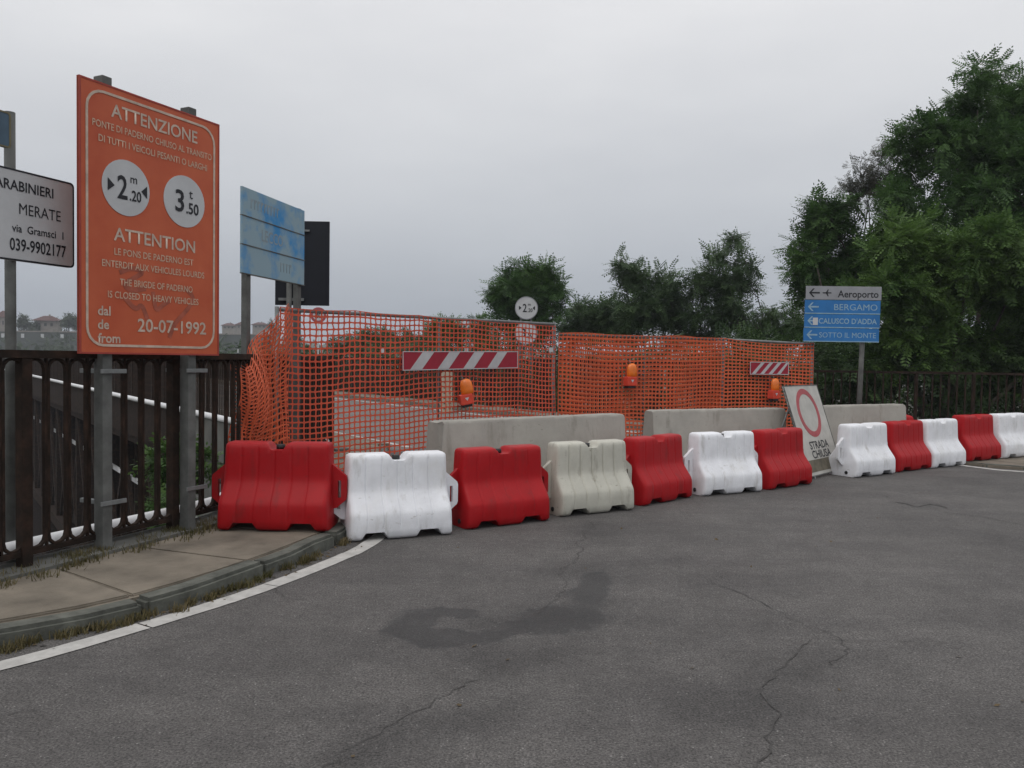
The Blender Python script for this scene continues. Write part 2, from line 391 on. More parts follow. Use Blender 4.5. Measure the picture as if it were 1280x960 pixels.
    base = mixc(1.0, base, ramp(noise(22, 4, .7).outputs['Fac'], .36, (.84, .84, .84), .66, (1.14, 1.14, 1.14)).outputs[0], 'MULTIPLY')
    base = mixc(1.0, base, ramp(noise(4.5, 7, .7).outputs['Fac'], .36, (.88, .88, .88), .62, (1.08, 1.08, 1.08)).outputs[0], 'MULTIPLY')
    l.new(base, b.inputs['Base Color'])
    l.new(ramp(tot, .8, (.62, .62, .62), 1.2, (.88, .88, .88)).outputs[0], b.inputs['Roughness']); b.inputs['Specular IOR Level'].default_value = .35
    bp = n.new('ShaderNodeBump'); bp.inputs['Strength'].default_value = .7; bp.inputs['Distance'].default_value = .006
    l.new(noise(110, 4, .7).outputs['Fac'], bp.inputs['Height']); l.new(bp.outputs[0], b.inputs['Normal'])
    return m
M_road = road_material()

def flat_poly(name, pts, z, m, parent=None, kind=None, thick=0):
    bm = bmesh.new(); vs = [bm.verts.new((p.x, p.y, z)) for p in pts]; bm.faces.new(vs)
    bmesh.ops.triangulate(bm, faces=list(bm.faces)); bmesh.ops.recalc_face_normals(bm, faces=list(bm.faces))
    if bm.faces[0:1][0].normal.z < 0: bmesh.ops.reverse_faces(bm, faces=list(bm.faces))
    if thick:
        ex = bmesh.ops.extrude_face_region(bm, geom=list(bm.faces))
        for e in ex['geom']:
            if isinstance(e, bmesh.types.BMVert): e.co.z -= thick
        bmesh.ops.recalc_face_normals(bm, faces=list(bm.faces))
    me = bpy.data.meshes.new(name); bm.to_mesh(me); bm.free()
    o = link(name, me, m, parent)
    if kind: o['kind'] = kind
    return o
road = flat_poly('road', poly, 0, M_road, None, 'structure', .3)

def ribbon(name, pts, w, z, m, parent, jag=0):
    pts = [Vector(p) for p in pts]; v, f = [], []
    for i, p in enumerate(pts):
        t = pts[min(i + 1, len(pts) - 1)] - pts[max(i - 1, 0)]; t.z = 0; t.normalize(); s = Vector((-t.y, t.x, 0))
        wi = w * (1 + jag * (random.random() - .5)) / 2
        v += [(p.x - s.x * wi, p.y - s.y * wi, z), (p.x + s.x * wi, p.y + s.y * wi, z)]
    f = [(2 * i, 2 * i + 2, 2 * i + 3, 2 * i + 1) for i in range(len(pts) - 1)]
    me = pyd(name, v, f)
    if me.polygons[0].normal.z < 0: me.flip_normals()
    return link(name, me, m, parent)
def jag_path(px_pts, z=0, step=.05, amp=.018):
    q = [p for p, _ in along([G(a, b, z) for a, b in px_pts], step)]
    off = 0
    for p in q[1:-1]:
        off = off * .75 + random.gauss(0, amp); p.x += off; p.y += random.gauss(0, amp * .5)
    return q
M_crack = mat('crack_dark', (.06, .057, .055), .95, .3, 20)
for pp, w in (([(828, 711), (880, 722), (950, 752), (1005, 778), (1050, 800), (1060, 815), (1040, 832)], .011), ([(1012, 800), (985, 825), (948, 855), (945, 870), (958, 905), (945, 935), (940, 975)], .014),
              ([(736, 650), (728, 690), (700, 735), (670, 770)], .010), ([(600, 850), (540, 880), (470, 915), (400, 960)], .012), ([(1180, 640), (1240, 648), (1290, 660)], .02),
              ([(1120, 628), (1150, 634), (1165, 630), (1185, 636)], .05), ([(860, 596), (960, 622), (1020, 628)], .008), ([(1040, 800), (1120, 802), (1190, 805)], .006),
              ([(345, 735), (362, 748), (388, 750)], .008), ([(10, 895), (50, 888)], .014)):
    ribbon('crack', jag_path(pp), w * .42, .0042, M_crack, road, 1.1)

# painted edge line (worn pieces separated by cracks)
line_px = [(-60, 850), (0, 833), (60, 818), (180, 783), (310, 743), (400, 709), (462, 682)]
lp = smooth_path([G(a, b) for a, b in line_px] + [Vector((-1.02, 7.2, 0)), Vector((-1.0, 9, 0)), Vector((-1.15, 11, 0))], 2)
ln = [p for p, _ in along(lp, .06)]
i = 0
while i < len(ln) - 3:
    k = min(len(ln), i + random.choice((7, 10, 13, 16)))
    seg = [p.copy() for p in ln[i:k]]; j = Vector((random.gauss(0, .004), random.gauss(0, .004), 0))
    if k < len(ln): seg[-1] = seg[-1] - (seg[-1] - seg[-2]) * .12
    ribbon('edge_line', [p + j for p in seg], .125, .0045, M_line, road, .07)
    i = k - 1

# pavement beside the railing: kerb stones and slabs
kerb_px = [(-70, 797), (0, 785), (160, 756), (310, 711), (420, 668), (438, 656)]
kp = smooth_path([G(a, b, .1) for a, b in kerb_px] + [Vector((-1.35, 8, 0)), Vector((-1.5, 10, 0)), BL0 + BN * 1.0], 2)
for p in kp: p.z = 0
kin = [p + Vector((-t.y, t.x, 0)) * .12 for p, t in along(kp, .2)]
pav_pts = kin + [BL0 + BN * .0] + [p for p in rail_path[::-1] if p.y > kp[0].y - .6]
pavement = flat_poly('pavement', pav_pts, .082, M_pave, None, 'structure', .2)
kk = along(kp, .31); i = 0
inner = [p + Vector((-t.y, t.x, 0)) * .13 for p, t in kk]
def strip_block(name, a, b, z0, z1, m, parent, bevel=.012, jag=.0):
    """block between two polylines (front a, back b)"""
    n = len(a); v = []
    for p, q in zip(a, b):
        j = random.uniform(-jag, jag); v += [(p.x, p.y, z0), (q.x, q.y, z0), (q.x, q.y, z1 + j), (p.x, p.y, z1 + j)]
    bm = bmesh.new(); bv = [bm.verts.new(c) for c in v]
    for s in range(n - 1):
        for k in range(4):
            k2 = (k + 1) % 4; bm.faces.new([bv[s * 4 + k], bv[(s + 1) * 4 + k], bv[(s + 1) * 4 + k2], bv[s * 4 + k2]])
    bm.faces.new(bv[0:4]); bm.faces.new(bv[-4:][::-1])
    bmesh.ops.recalc_face_normals(bm, faces=list(bm.faces))
    sharp = [e for e in bm.edges if e.calc_face_angle(0) > .7]
    if bevel: bmesh.ops.bevel(bm, geom=sharp, offset=bevel, segments=2, affect='EDGES')
    return link(name, bmesh_me(name, bm), m, parent)
for s in range(0, len(kk) - 1, 3):
    e = min(s + 3, len(kk) - 1)
    a = [kk[q][0].copy() for q in range(s, e + 1)]; b = [inner[q].copy() for q in range(s, e + 1)]
    if len(a) < 2: continue
    sh = Vector((random.uniform(-.012, .012), random.uniform(-.012, .012), 0))
    for q in a: q += sh
    a[-1] = a[-1].lerp(a[-2], .05); b[-1] = b[-1].lerp(b[-2], .05)
    strip_block('kerb_stone', a, b, -.12, .1 + random.uniform(-.012, .006), M_kerb, pavement, .022, .010)
# slabs: follow the kerb, reach back to the railing
def rail_near(p):
    best = min(((q - p).length, n) for n, q in enumerate(rail_path)); q = rail_path[best[1]]; return q
rail_dense = [p for p, _ in along(rail_path, .05)]
def closest(lst, p, d):
    return min(lst, key=lambda q: abs((q - p).normalized().dot(d)) * 3 + (q - p).length * .2)
for s in range(0, len(kk) - 1, 3):
    e = min(s + 3, len(kk) - 1); a, b = [], []
    for q in range(s, e + 1):
        p, t = kk[q]; ip = p + Vector((-t.y, t.x, 0)) * .145
        r_ = closest(rail_dense, ip, t); d = (r_ - ip); L = d.length
        if L < .15: continue
        a.append(ip); b.append(ip + d * ((L - .1) / L))
    if len(a) < 2: continue
    a[-1] = a[-1].lerp(a[-2], .05); b[-1] = b[-1].lerp(b[-2], .05)
    strip_block('paving_slab', a, b, .05, .098 + random.uniform(-.006, .004), M_pave, pavement, .008)

# pavement on the far side, with kerb stones
rk = smooth_path([Vector((6.3, 13.4, 0)), Vector((6.55, 11.95, 0)), Vector((6.85, 11.4, 0)), Vector((7.4, 11.15, 0)), Vector((10, 11.0, 0)), Vector((14, 10.9, 0)), Vector((24, 10.9, 0))], 2)
pav2 = flat_poly('pavement', rk + [p for p in right_path[::-1] if p.y < 13.9], .04, M_pave, None, 'structure', .2)
rkk = along(rk, .5)
for s in range(0, min(len(rkk) - 1, 24), 2):
    a = [rkk[q][0] + Vector((0, -.01, 0)) for q in range(s, min(s + 3, len(rkk)))]; b = [p + Vector((0, .14, 0)) for p in a]
    a[-1] = a[-1].lerp(a[-2], .02); b[-1] = b[-1].lerp(b[-2], .02)
    strip_block('kerb_stone', a, b, -.1, .05, M_kerb, pav2, .012)
ribbon('edge_line', [p + Vector((0, -.30, 0)) for p, _ in rkk[2:]], .12, .0045, M_line, road, .05)

# ------------------------------------------------------------------ bridge
bridge = root('iron_bridge', BL0, math.atan2(BD.y, BD.x), 'long iron truss bridge leading away behind the orange netting', 'bridge')
BLEN = 175.0     # local x along the bridge, local y to its left (toward the void), so the deck spans y -BWID..0
M_broad = mat('bridge_asphalt', (.135, .122, .112), .9, .2, .6, .4, 40)
link('deck', box_me('deck', 0, BLEN, -BWID, 0, -.7, -.002), M_broad, bridge)
for nm, y0, y1 in (('walkway', -1.05, -.002), ('walkway', -BWID + .002, -BWID + 1.05)):
    link(nm, box_me(nm, 0, BLEN, y0, y1, .0, .11, .01), M_pave, bridge)
for y in (-1.5, -BWID + 1.55): link('edge_line', box_me('edge_line', .2, BLEN, y - .06, y + .06, -.001, .004), M_line, bridge)
link('fascia', box_me('fascia', 7.3, BLEN, .002, .05, -.9, .09), M_iron, bridge)
link('lower_deck', box_me('lower_deck', 7.3, BLEN, -BWID + .5, -.5, -6.3, -5.9), M_iron, bridge)
# lattice side girders
def beam_list(name, segs, w, m, parent, kind=None):
    v, f = [], []
    for a, b, wy in segs:
        a, b = Vector(a), Vector(b); t = (b - a).normalized(); s = t.cross(Vector((0, 1, 0))).normalized() * (w / 2); u = Vector((0, wy / 2, 0)); k = len(v)
        for p in (a, b): v += [p - s - u, p + s - u, p + s + u, p - s + u]
        for i in range(4):
            j = (i + 1) % 4; f.append((k + i, k + 4 + i, k + 4 + j, k + j))
        f += [(k, k + 1, k + 2, k + 3), (k + 7, k + 6, k + 5, k + 4)]
    o = link(name, pyd(name, v, f), m, parent)
    if kind: o['kind'] = kind
    return o
for y in (-.25, -BWID + .25):
    link('lower_pipe', box_me('lower_pipe', 8, 70, -.5, -.42, -2.6, -2.46), M_pipe, bridge) if y > -1 else None
    beam_list('top_chord', [((7, y, -.95), (BLEN, y, -.95), .35)], .42, M_iron, bridge)
    beam_list('bottom_chord', [((7, y, -6.6), (BLEN, y, -6.6), .4)], .5, M_iron, bridge)
    if y > -1:
        for k in range(12):
            x = 7 + k * 3.2
            beam_list('truss_post', [((x, y, -6.6), (x, y, -1), .25)], .22, M_iron, bridge)
            beam_list('truss_diagonal', [((x, y + .06, -6.4), (x + 3.2, y + .06, -1.1), .1)], .16, M_iron, bridge)
            beam_list('truss_diagonal', [((x, y - .06, -1.1), (x + 3.2, y - .06, -6.4), .1)], .16, M_iron, bridge)
        x0 = 7 + 12 * 3.2
    else: x0 = 7
    segs = [] if y > -1 else [((q, y, -6.4), (q + 3.2, y, -1), .1) for q in np.arange(7, BLEN - 4, .8)]
    x = x0
    while x < BLEN - 3:
        segs += [((x, y, -6.6), (x, y, -1), .25), ((x, y + .06, -6.4), (x + 3.2, y + .06, -1.1), .1), ((x, y - .06, -1.1), (x + 3.2, y - .06, -6.4), .1)]; x += 3.2
    beam_list('truss_web', segs, .17, M_iron, bridge, 'stuff')
shade_me = box_me('shade_plate', -.06, .06, -BWID + .55, -.45, -5.85, -.75)  # solid plates added between the decks to block light through the lattice
for k in range(22): link('shade_plate', shade_me, M_iron, bridge, (9 + 2.4 * k, 0, 0))
for x in (45, 90, 135): 
    beam_list('pier', [((x - 1.2, -BWID / 2, -46), (x, -BWID / 2, -6.8), BWID * .8)], 2.2, M_iron, bridge)
# masonry abutment under the near end, coursed blocks on the visible side
link('abutment', box_me('abutment', -.2, 7.4, -BWID + .3, -.2, -12, -.72), M_stone, bridge)
ab = box_me('stone_block', 0, .97, 0, .16, 0, .46, .02)
for r_ in range(7):
    for c in range(8):
        o = link('stone_block', ab, M_stone, bridge, (-.35 + c * 1.0 - (.5 if r_ % 2 else 0), -.2, -.70 - .5 * (r_ + 1) + .02)); o.scale = (1, random.uniform(.8, 1.3), 1)
link('coping', box_me('coping', -.6, 7.5, -.1, .12, -.69, .14, .02), M_stone, bridge)

def parapet(name, base, d, side, label, n_single, h=1.38, z0=.1, sp=.145):
    rt = root(name, base, math.atan2(d.y, d.x), label, 'parapet')
    link('top_rail', box_me('top_rail', 0, BLEN, -.04, .04, h + z0 - .07, h + z0, .006), M_iron, rt)
    link('bottom_rail', box_me('bottom_rail', 0, BLEN, -.02, .02, z0 + .08, z0 + .12), M_iron, rt)
    bar = box_me('bar', -.022, .022, -.012, .012, z0 + .12, h + z0 - .07); post = box_me('post', -.045, .045, -.045, .045, -.05, h + z0 - .07)
    n = int(BLEN / sp); far = []
    for i in range(n):
        x = .05 + i * sp
        if i % 9 == 0:
            if i < n_single * 3: link('post', post, M_iron, rt, (x, 0, 0))
            else: far.append(((x, 0, -.05), (x, 0, h + z0 - .07), .09))
        elif i < n_single: link('bar', bar, M_iron, rt, (x, 0, 0))
        elif x < 120: far.append(((x, 0, z0 + .12), (x, 0, h + z0 - .07), .024))
    beam_list('bar_row', far, .044, M_iron, rt, 'stuff')
    return rt
pl = parapet('bridge_parapet', BL0 + BN * .06, BD, 1, 'dark iron parapet along the void side of the bridge, beside the white pipe', 90)
pr = parapet('bridge_parapet', BR0 - BN * .06, BD, -1, 'dark iron parapet on the bush side of the bridge, behind the cream bollard', 130)
plate = box_me('reflector', -.09, .09, -.012, .012, -.09, .09, .004)
for k in range(9):
    link('reflector', plate, M_signwhite, pr, (9 + 5.5 * k, .06, 1.72)).rotation_euler = (0, 0, 0)
    link('reflector_stem', box_me('reflector_stem', -.015, .015, -.01, .01, 1.4, 1.66), M_iron, pr, (9 + 5.5 * k, .06, 0))
pipe = link('white_pipe', tube_me('white_pipe', [BL0 - BN * .12 + BD * s + Vector((0, 0, .2)) for s in (-.2, 30, 80, BLEN)], .065, 10), M_pipe)
tag(pipe, 'white pipe running along the foot of the bridge parapet above the void', 'pipe')
np_ = [p + Vector((-.13 * t.y, .13 * t.x, .2)) for p, t in along([q for q in rail_path if q.y < 11.5], .4)]
tag(link('white_pipe', tube_me('white_pipe', np_, .06, 10), M_pipe), 'white pipe behind the foot of the scalloped railing beside the pavement', 'pipe')

# ------------------------------------------------------------------ scalloped iron railing beside the pavement
rail = root('iron_railing', rail_path[0] + Vector((0, 0, .1)), 0, 'dark iron railing with looped bars beside the pavement, under the orange sign', 'railing')
O = rail.location
def loc3(p, z): return Vector((p.x, p.y, z)) - O
dense = [p for p, _ in along(rail_path, .15)]
link('top_rail', bar_me('top_rail', [loc3(p, 1.445) for p in dense], .075, .05), M_iron, rail)
link('bottom_rail', bar_me('bottom_rail', [loc3(p, .2) for p in dense], .04, .035), M_iron, rail)
link('kerb_wall', bar_me('kerb_wall', [loc3(p, -.08) for p in dense], .3, .40), M_stone, rail)
SPC = .152
def loop_mesh():
    w, z0, z1 = .066, .22, 1.415; pts = []
    for k in range(7): a = math.pi + math.pi * k / 6; pts.append((w * math.cos(a), z0 + w + w * math.sin(a)))
    for k in range(7): a = math.pi * k / 6; pts.append((w * math.cos(a), z1 - w + w * math.sin(a)))
    n = len(pts); v, f = [], []
    for i in range(n):
        a, b = Vector(pts[i - 1]), Vector(pts[(i + 1) % n]); t = (b - a).normalized(); nn = Vector((t.y, -t.x))
        for s, y in ((-.008, -.014), (.008, -.014), (.008, .014), (-.008, .014)):
            v.append((pts[i][0] + nn.x * s, y, pts[i][1] + nn.y * s))
    for i in range(n):
        j = (i + 1) % n
        for k in range(4): k2 = (k + 1) % 4; f.append((i * 4 + k, j * 4 + k, j * 4 + k2, i * 4 + k2))
    return pyd('loop_bar', v, f)
loop = loop_mesh(); rpost = box_me('post', -.034, .034, -.034, .034, -.02, 1.42, .004); filler = box_me('bar', -.007, .007, -.01, .01, .2, 1.42)
pos = along(rail_path, SPC); s_at = 0
for i, (p, t) in enumerate(pos):
    if p.y < 2.6 or p.y > 11.9: continue
    a = math.atan2(t.y, t.x)
    mid = p + t * (SPC / 2)
    if mid.y < 11.85: link('loop_bar', loop, M_iron, rail, loc3(mid, 0), (0, 0, a))
    if i % 8 == 5: link('post', rpost, M_iron, rail, loc3(p, .0), (0, 0, a))
    else: link('bar', filler, M_iron, rail, loc3(p, 0), (0, 0, a))

# railing on the far side
rail2 = root('iron_railing', right_path[0] + Vector((0, 0, .1)), 0, 'thin rusty railing with upright bars in front of the big trees', 'railing')
O2 = rail2.location
d2 = [p for p, _ in along(right_path, .4) if p.x < 16]
link('top_rail', bar_me('top_rail', [Vector((p.x, p.y, 1.33)) - O2 for p in d2], .055, .04), M_iron, rail2)
link('bottom_rail', bar_me('bottom_rail', [Vector((p.x, p.y, .22)) - O2 for p in d2], .03, .03), M_iron, rail2)
b2 = box_me('bar', -.011, .011, -.011, .011, .22, 1.31); p2 = box_me('post', -.024, .024, -.024, .024, .0, 1.31)
for i, (p, t) in enumerate(along(right_path, .135)):
    if p.x > 13: break
    a = math.atan2(t.y, t.x); q = Vector((p.x, p.y, 0)) - O2
    link('post' if i % 7 == 0 else 'bar', p2 if i % 7 == 0 else b2, M_iron, rail2, q, (0, 0, a))

# ------------------------------------------------------------------ plastic barriers
def barrier_mesh(groove=.009):
    prof = [(0, .2), (.012, .222), (.03, .23), (.08, .232), (.14, .232), (.19, .230), (.215, .222), (.24, .206), (.28, .175), (.32, .145), (.355, .122), (.385, .112), (.42, .109), (.5, .106), (.58, .103), (.625, .1), (.648, .093), (.662, .08), (.67, .06), (.672, .03)]
    side = prof + [(.672, 0)] + [(z, -y) for z, y in prof[::-1]]
    gr = (-.285, -.15, -.015, .12, .255); xs = set(np.round(np.linspace(-.43, .43, 61), 4))
    for q in gr: xs |= {round(q + d, 4) for d in (-.013, -.008, 0, .008, .013)}
    for q in (.03, .07, .105, .15, .305, .345, .385, .4, .415, .422): xs |= {q, -q}
    xs = sorted(xs); v, f = [], []; r = .045
    for x in xs:
        ax = abs(x)
        zb = 0.0
        if .105 < ax < .345:
            t = min((ax - .105) / .05, (.345 - ax) / .05, 1); zb = .062 * t * t * (3 - 2 * t) if t < 1 else .062
        zt = .672
        if ax < .10: t = min((.10 - ax) / .06, 1); zt -= .06 * t * t * (3 - 2 * t)
        e = max(0, ax - (.43 - r)); er = r - math.sqrt(max(r * r - e * e, 0))
        gd = 0
        for q in gr:
            d = abs(x - q)
            if d < .0131: gd = max(gd, groove * max(0, 1 - d / .0131))
        for z, y in side:
            zz = min(max(z, zb), zt) ; yy = y
            if z < zb + .02: yy *= .97
            if er: yy = math.copysign(max(abs(yy) - er, 0), yy) if yy else 0; zz = min(zz, .672 - er)
            if gd and .09 < z < .64: yy -= math.copysign(gd, yy)
            v.append((x * (1 - .045 * z / .67), -yy, zz))
    n = len(side)
    for i in range(len(xs) - 1):
        for k in range(n - 1): f.append((i * n + k, (i + 1) * n + k, (i + 1) * n + k + 1, i * n + k + 1))
        f.append((i * n + n - 1, (i + 1) * n + n - 1, (i + 1) * n, i * n))
    f.append(tuple(range(n))[::-1]); f.append(tuple((len(xs) - 1) * n + k for k in range(n)))
    bm = bmesh.new(); bv = [bm.verts.new(c) for c in v]
    for q in f:
        try: bm.faces.new([bv[i] for i in q])
        except ValueError: pass
    bmesh.ops.remove_doubles(bm, verts=list(bm.verts), dist=.0006)
    for fc in bm.faces: fc.smooth = True
    me = bmesh_me('body', bm, True)
    me.set_sharp_from_angle(angle=R(55))
    return me
def flange_mesh():
    bm = bmesh.new()
    o = [(.37, .515), (.425, .495), (.53, .405), (.537, .38), (.537, .235), (.53, .215), (.455, .15), (.37, .135)]
    h = [(.465, .23), (.49, .23), (.49, .37), (.465, .37)]
    es = []
    for lp_ in (o, h):
        vs = [bm.verts.new((x, -.02, z)) for x, z in lp_]
        es += [bm.edges.new((vs[i], vs[(i + 1) % len(vs)])) for i in range(len(vs))]
    bmesh.ops.triangle_fill(bm, edges=es, use_beauty=True)
    ex = bmesh.ops.extrude_face_region(bm, geom=list(bm.faces))
    for e in ex['geom']:
        if isinstance(e, bmesh.types.BMVert): e.co.y += .04
    return bmesh_me('connector', bm)
B_bodies = {}
def barrier_body(key, m, gd):
    me = barrier_mesh(gd); me.materials.append(m); B_bodies[key] = me
B_fl = flange_mesh()
def with_mat(me, m): q = me.copy(); q.materials.clear(); q.materials.append(m); return q
BK = {}
for key, m, gd in (('red', M_red, .006), ('white', M_white, .009), ('cream', M_cream, .013)):
    barrier_body(key, m, gd); BK[key] = (B_bodies[key], with_mat(B_fl, m))
cap_me = tube_me('filler_cap', [(0, .015, .605), (0, .015, .648)], .034, 14); cap_me.materials.append(M_black)
plug_me = tube_me('drain_plug', [(-.436, -.07, .05), (-.414, -.07, .05)], .022, 12); plug_me.materials.append(M_black)
def barrier(kind, pl_, pr_, z, label, x_shift=0):
    a, b = G(*pl_, z), G(*pr_, z); d = b - a; d.z = 0; d.normalize(); n = Vector((-d.y, d.x, 0))
    c = (a + b) / 2 + n * .228 + d * x_shift
    rt = root('water_filled_barrier', Vector((c.x, c.y, z + .004)), math.atan2(d.y, d.x), label, 'barrier', 'plastic barriers across the road')
    me, fl = BK[kind]
    link('body', me, None, rt)
    link('connector', fl, None, rt); o = link('connector', fl, None, rt); o.rotation_euler = (0, 0, math.pi)
    link('filler_cap', cap_me, None, rt); link('drain_plug', plug_me, None, rt)
    return rt
barrier('red', (270, 664), (408, 666), .1, 'red plastic barrier standing on the pavement beside the looped railing')
barrier('white', (438, 679), (566, 669), 0, 'bright white plastic barrier at the end of the painted road line')
barrier('red', (582, 664), (692, 651), 0, 'red plastic barrier between the bright white and the dirty cream barrier')
barrier('cream', (704, 647), (793, 638), 0, 'dirty cream plastic barrier with dark grooves, the only off-white one')
barrier('red', (800, 635), (872, 621), 0, 'red plastic barrier just beyond the dirty cream one, in the concrete gap')
barrier('white', (882, 621), (953, 615), 0, 'white plastic barrier before the middle concrete block, between two reds')
barrier('red', (960, 614), (1020, 605), 0, 'red plastic barrier partly covering the leaning closed road sign')
barrier('white', (1071, 598), (1121, 592.5), 0, 'white plastic barrier just past the leaning closed road sign')
def row_barrier(kind, xr, yr, yaw, z, label):
    d = Vector((math.cos(R(yaw)), math.sin(R(yaw)), 0)); n = Vector((-d.y, d.x, 0)); c = Vector((xr, yr, 0)) - d * .43 + n * .228
    rt = root('water_filled_barrier', Vector((c.x, c.y, z + .004)), R(yaw), label, 'barrier', 'plastic barriers across the road')
    me, fl = BK[kind]; link('body', me, None, rt); link('connector', fl, None, rt)
    o = link('connector', fl, None, rt); o.rotation_euler = (0, 0, math.pi); link('filler_cap', cap_me, None, rt); link('drain_plug', plug_me, None, rt)
row_barrier('red', 5.95, 11.25, 35, 0, 'red plastic barrier at the end of the last concrete block')
row_barrier('white', 6.69, 11.70, 33, 0, 'white plastic barrier between two reds before the far pavement kerb')
row_barrier('red', 7.50, 12.18, 31, .042, 'red plastic barrier standing on the far pavement by the thin railing')
row_barrier('white', 8.32, 12.66, 31, .042, 'white plastic barrier cut by the picture edge on the far pavement')
tuck = root('water_filled_barrier', Vector((6.22, 12.75, .004)), R(75), 'red plastic barrier mostly hidden behind the last concrete block', 'barrier', 'plastic barriers across the road')
for me in BK['red'] + (BK['red'][1],): link('connector' if me is BK['red'][1] else 'body', me, None, tuck)
[o for o in tuck.children if o.name.startswith('connector')][-1].rotation_euler = (0, 0, math.pi)

# ------------------------------------------------------------------ concrete barriers
def concrete(pa, pb, ztop, label, chip=False, seam=None, length=None, seed=0):
    d0 = ray(*pa); a = EYE + d0 * ((ztop - EYE.z) / d0.z); d1 = ray(*pb); b = EYE + d1 * ((ztop - EYE.z) / d1.z)
    d = b - a; d.z = 0; L = d.length; d.normalize()
    if length: a = b - d * length; L = length
    n = Vector((-d.y, d.x, 0)); c = (a + b) / 2 + n * .1
    rt = root('concrete_barrier', Vector((c.x, c.y, 0)), math.atan2(d.y, d.x), label, 'barrier', 'concrete blocks behind the plastic barriers')
    prof = [(-.225, 0), (-.225, .12), (-.145, .30), (-.10, ztop - .03), (-.085, ztop - .006), (-.07, ztop), (.07, ztop), (.085, ztop - .006), (.10, ztop - .03), (.145, .30), (.225, .12), (.225, 0)]
    nx = 40; v, f = [], []; rr = random.Random(seed)
    for i in range(nx + 1):
        x = -L / 2 + L * i / nx
        e = .012 if i in (0, nx) else 0
        for k, (y, z) in enumerate(prof):
            jx = rr.gauss(0, .002); jz = -abs(rr.gauss(0, .0025)) if z > .5 else 0
            yy = y + rr.gauss(0, .0012) - math.copysign(e, y)
            zz = z + jz - (e if z > .8 else 0)
            xx = x
            if chip and i == 0 and y < 0 and z > .3: xx += .02 + .05 * rr.random(); yy += .03 * rr.random()
            v.append((xx + jx, yy, max(zz, 0.002)))
    m = len(prof)
    for i in range(nx):
        for k in range(m): k2 = (k + 1) % m; f.append((i * m + k, (i + 1) * m + k, (i + 1) * m + k2, i * m + k2))
    f.append(tuple(range(m))[::-1]); f.append(tuple(nx * m + k for k in range(m)))
    bm = bmesh.new(); bv = [bm.verts.new(q) for q in v]
    for q in f: bm.faces.new([bv[i] for i in q])
    me = bmesh_me('block', bm, True); me.set_sharp_from_angle(angle=R(32)); link('block', me, M_conc, rt)
    for x in (-L / 2 + .22, L / 2 - .22):
        yf = -.118 - .01
        link('lifting_socket', tube_me('lifting_socket', [(x, -.15, .36), (x, -.10, .36)], .03, 12), M_black, rt)
    if seam is not None: link('mould_seam', box_me('mould_seam', seam - .006, seam + .006, -.134, -.1, .34, ztop - .03), M_conc, rt).rotation_euler = (R(-3.2), 0, 0)
    return rt
concrete((548, 527), (782, 517), .87, 'grey concrete block with a chipped end behind the red and cream barriers', True, None, None, 1)
concrete((817, 513), (983, 510), .87, 'concrete block with a vertical seam, before the net between lamp and leaning sign', False, -.45, None, 2)
concrete((1040, 507), (1133, 505), .87, 'pale concrete block behind the leaning closed road sign', False, None, 2.1, 3)

# ------------------------------------------------------------------ fence posts, rails and orange nets
FA0 = Vector((-2.40, 8.15, 0)); FA1 = P(693, 405, 11.5); FA1.z = 0
FB0 = P(698, 418, 11.55); FB0.z = 0; FB1 = P(905, 420, 12.6); FB1.z = 0; FB2 = P(1016, 430, 13.15); FB2.z = 0
ZA, ZB0, ZB1, ZB2 = 1.93, 1.83, 1.82, 1.78
def fence_frame(p0, p1, z0, z1, label, posts=(0, 1)):
    d = p1 - p0; L = d.length; rt = root('fence_frame', p0, math.atan2(d.y, d.x), label, 'fence frame')
    for i, (x, z) in enumerate(((0, z0), (L, z1))):
        if i in posts:
            p = link('post', tube_me('post', [(x, 0, 0), (x, 0, z + .03)], .022, 10), M_galv, rt)
            link('foot', box_me('foot', x - .11, x + .11, -.3, .3, .002, .12, .02), M_conc, rt)
    link('top_rail', tube_me('top_rail', [(0, 0, z0), (L, 0, z1)], .02, 8), M_galv, rt)
    link('bottom_rail', tube_me('bottom_rail', [(0, 0, .2), (L, 0, .2)], .018, 8), M_galv, rt)
    link('middle_rail', tube_me('middle_rail', [(L * .5, 0, .2), (L * .5, 0, (z0 + z1) / 2)], .012, 6), M_galv, rt)
    return rt
fence_frame(FA0, FA1, ZA, ZA + .04, 'galvanised fence frame holding the wide net with the big striped board')
fence_frame(FB0, FB1, ZB0, ZB1, 'galvanised fence frame holding the net with the hanging amber lamp', (1,))
fence_frame(FB1 + (FB2 - FB1).normalized() * .05, FB2, ZB1, ZB2, 'galvanised fence frame at the end of the net, below the blue direction sign', (1,))

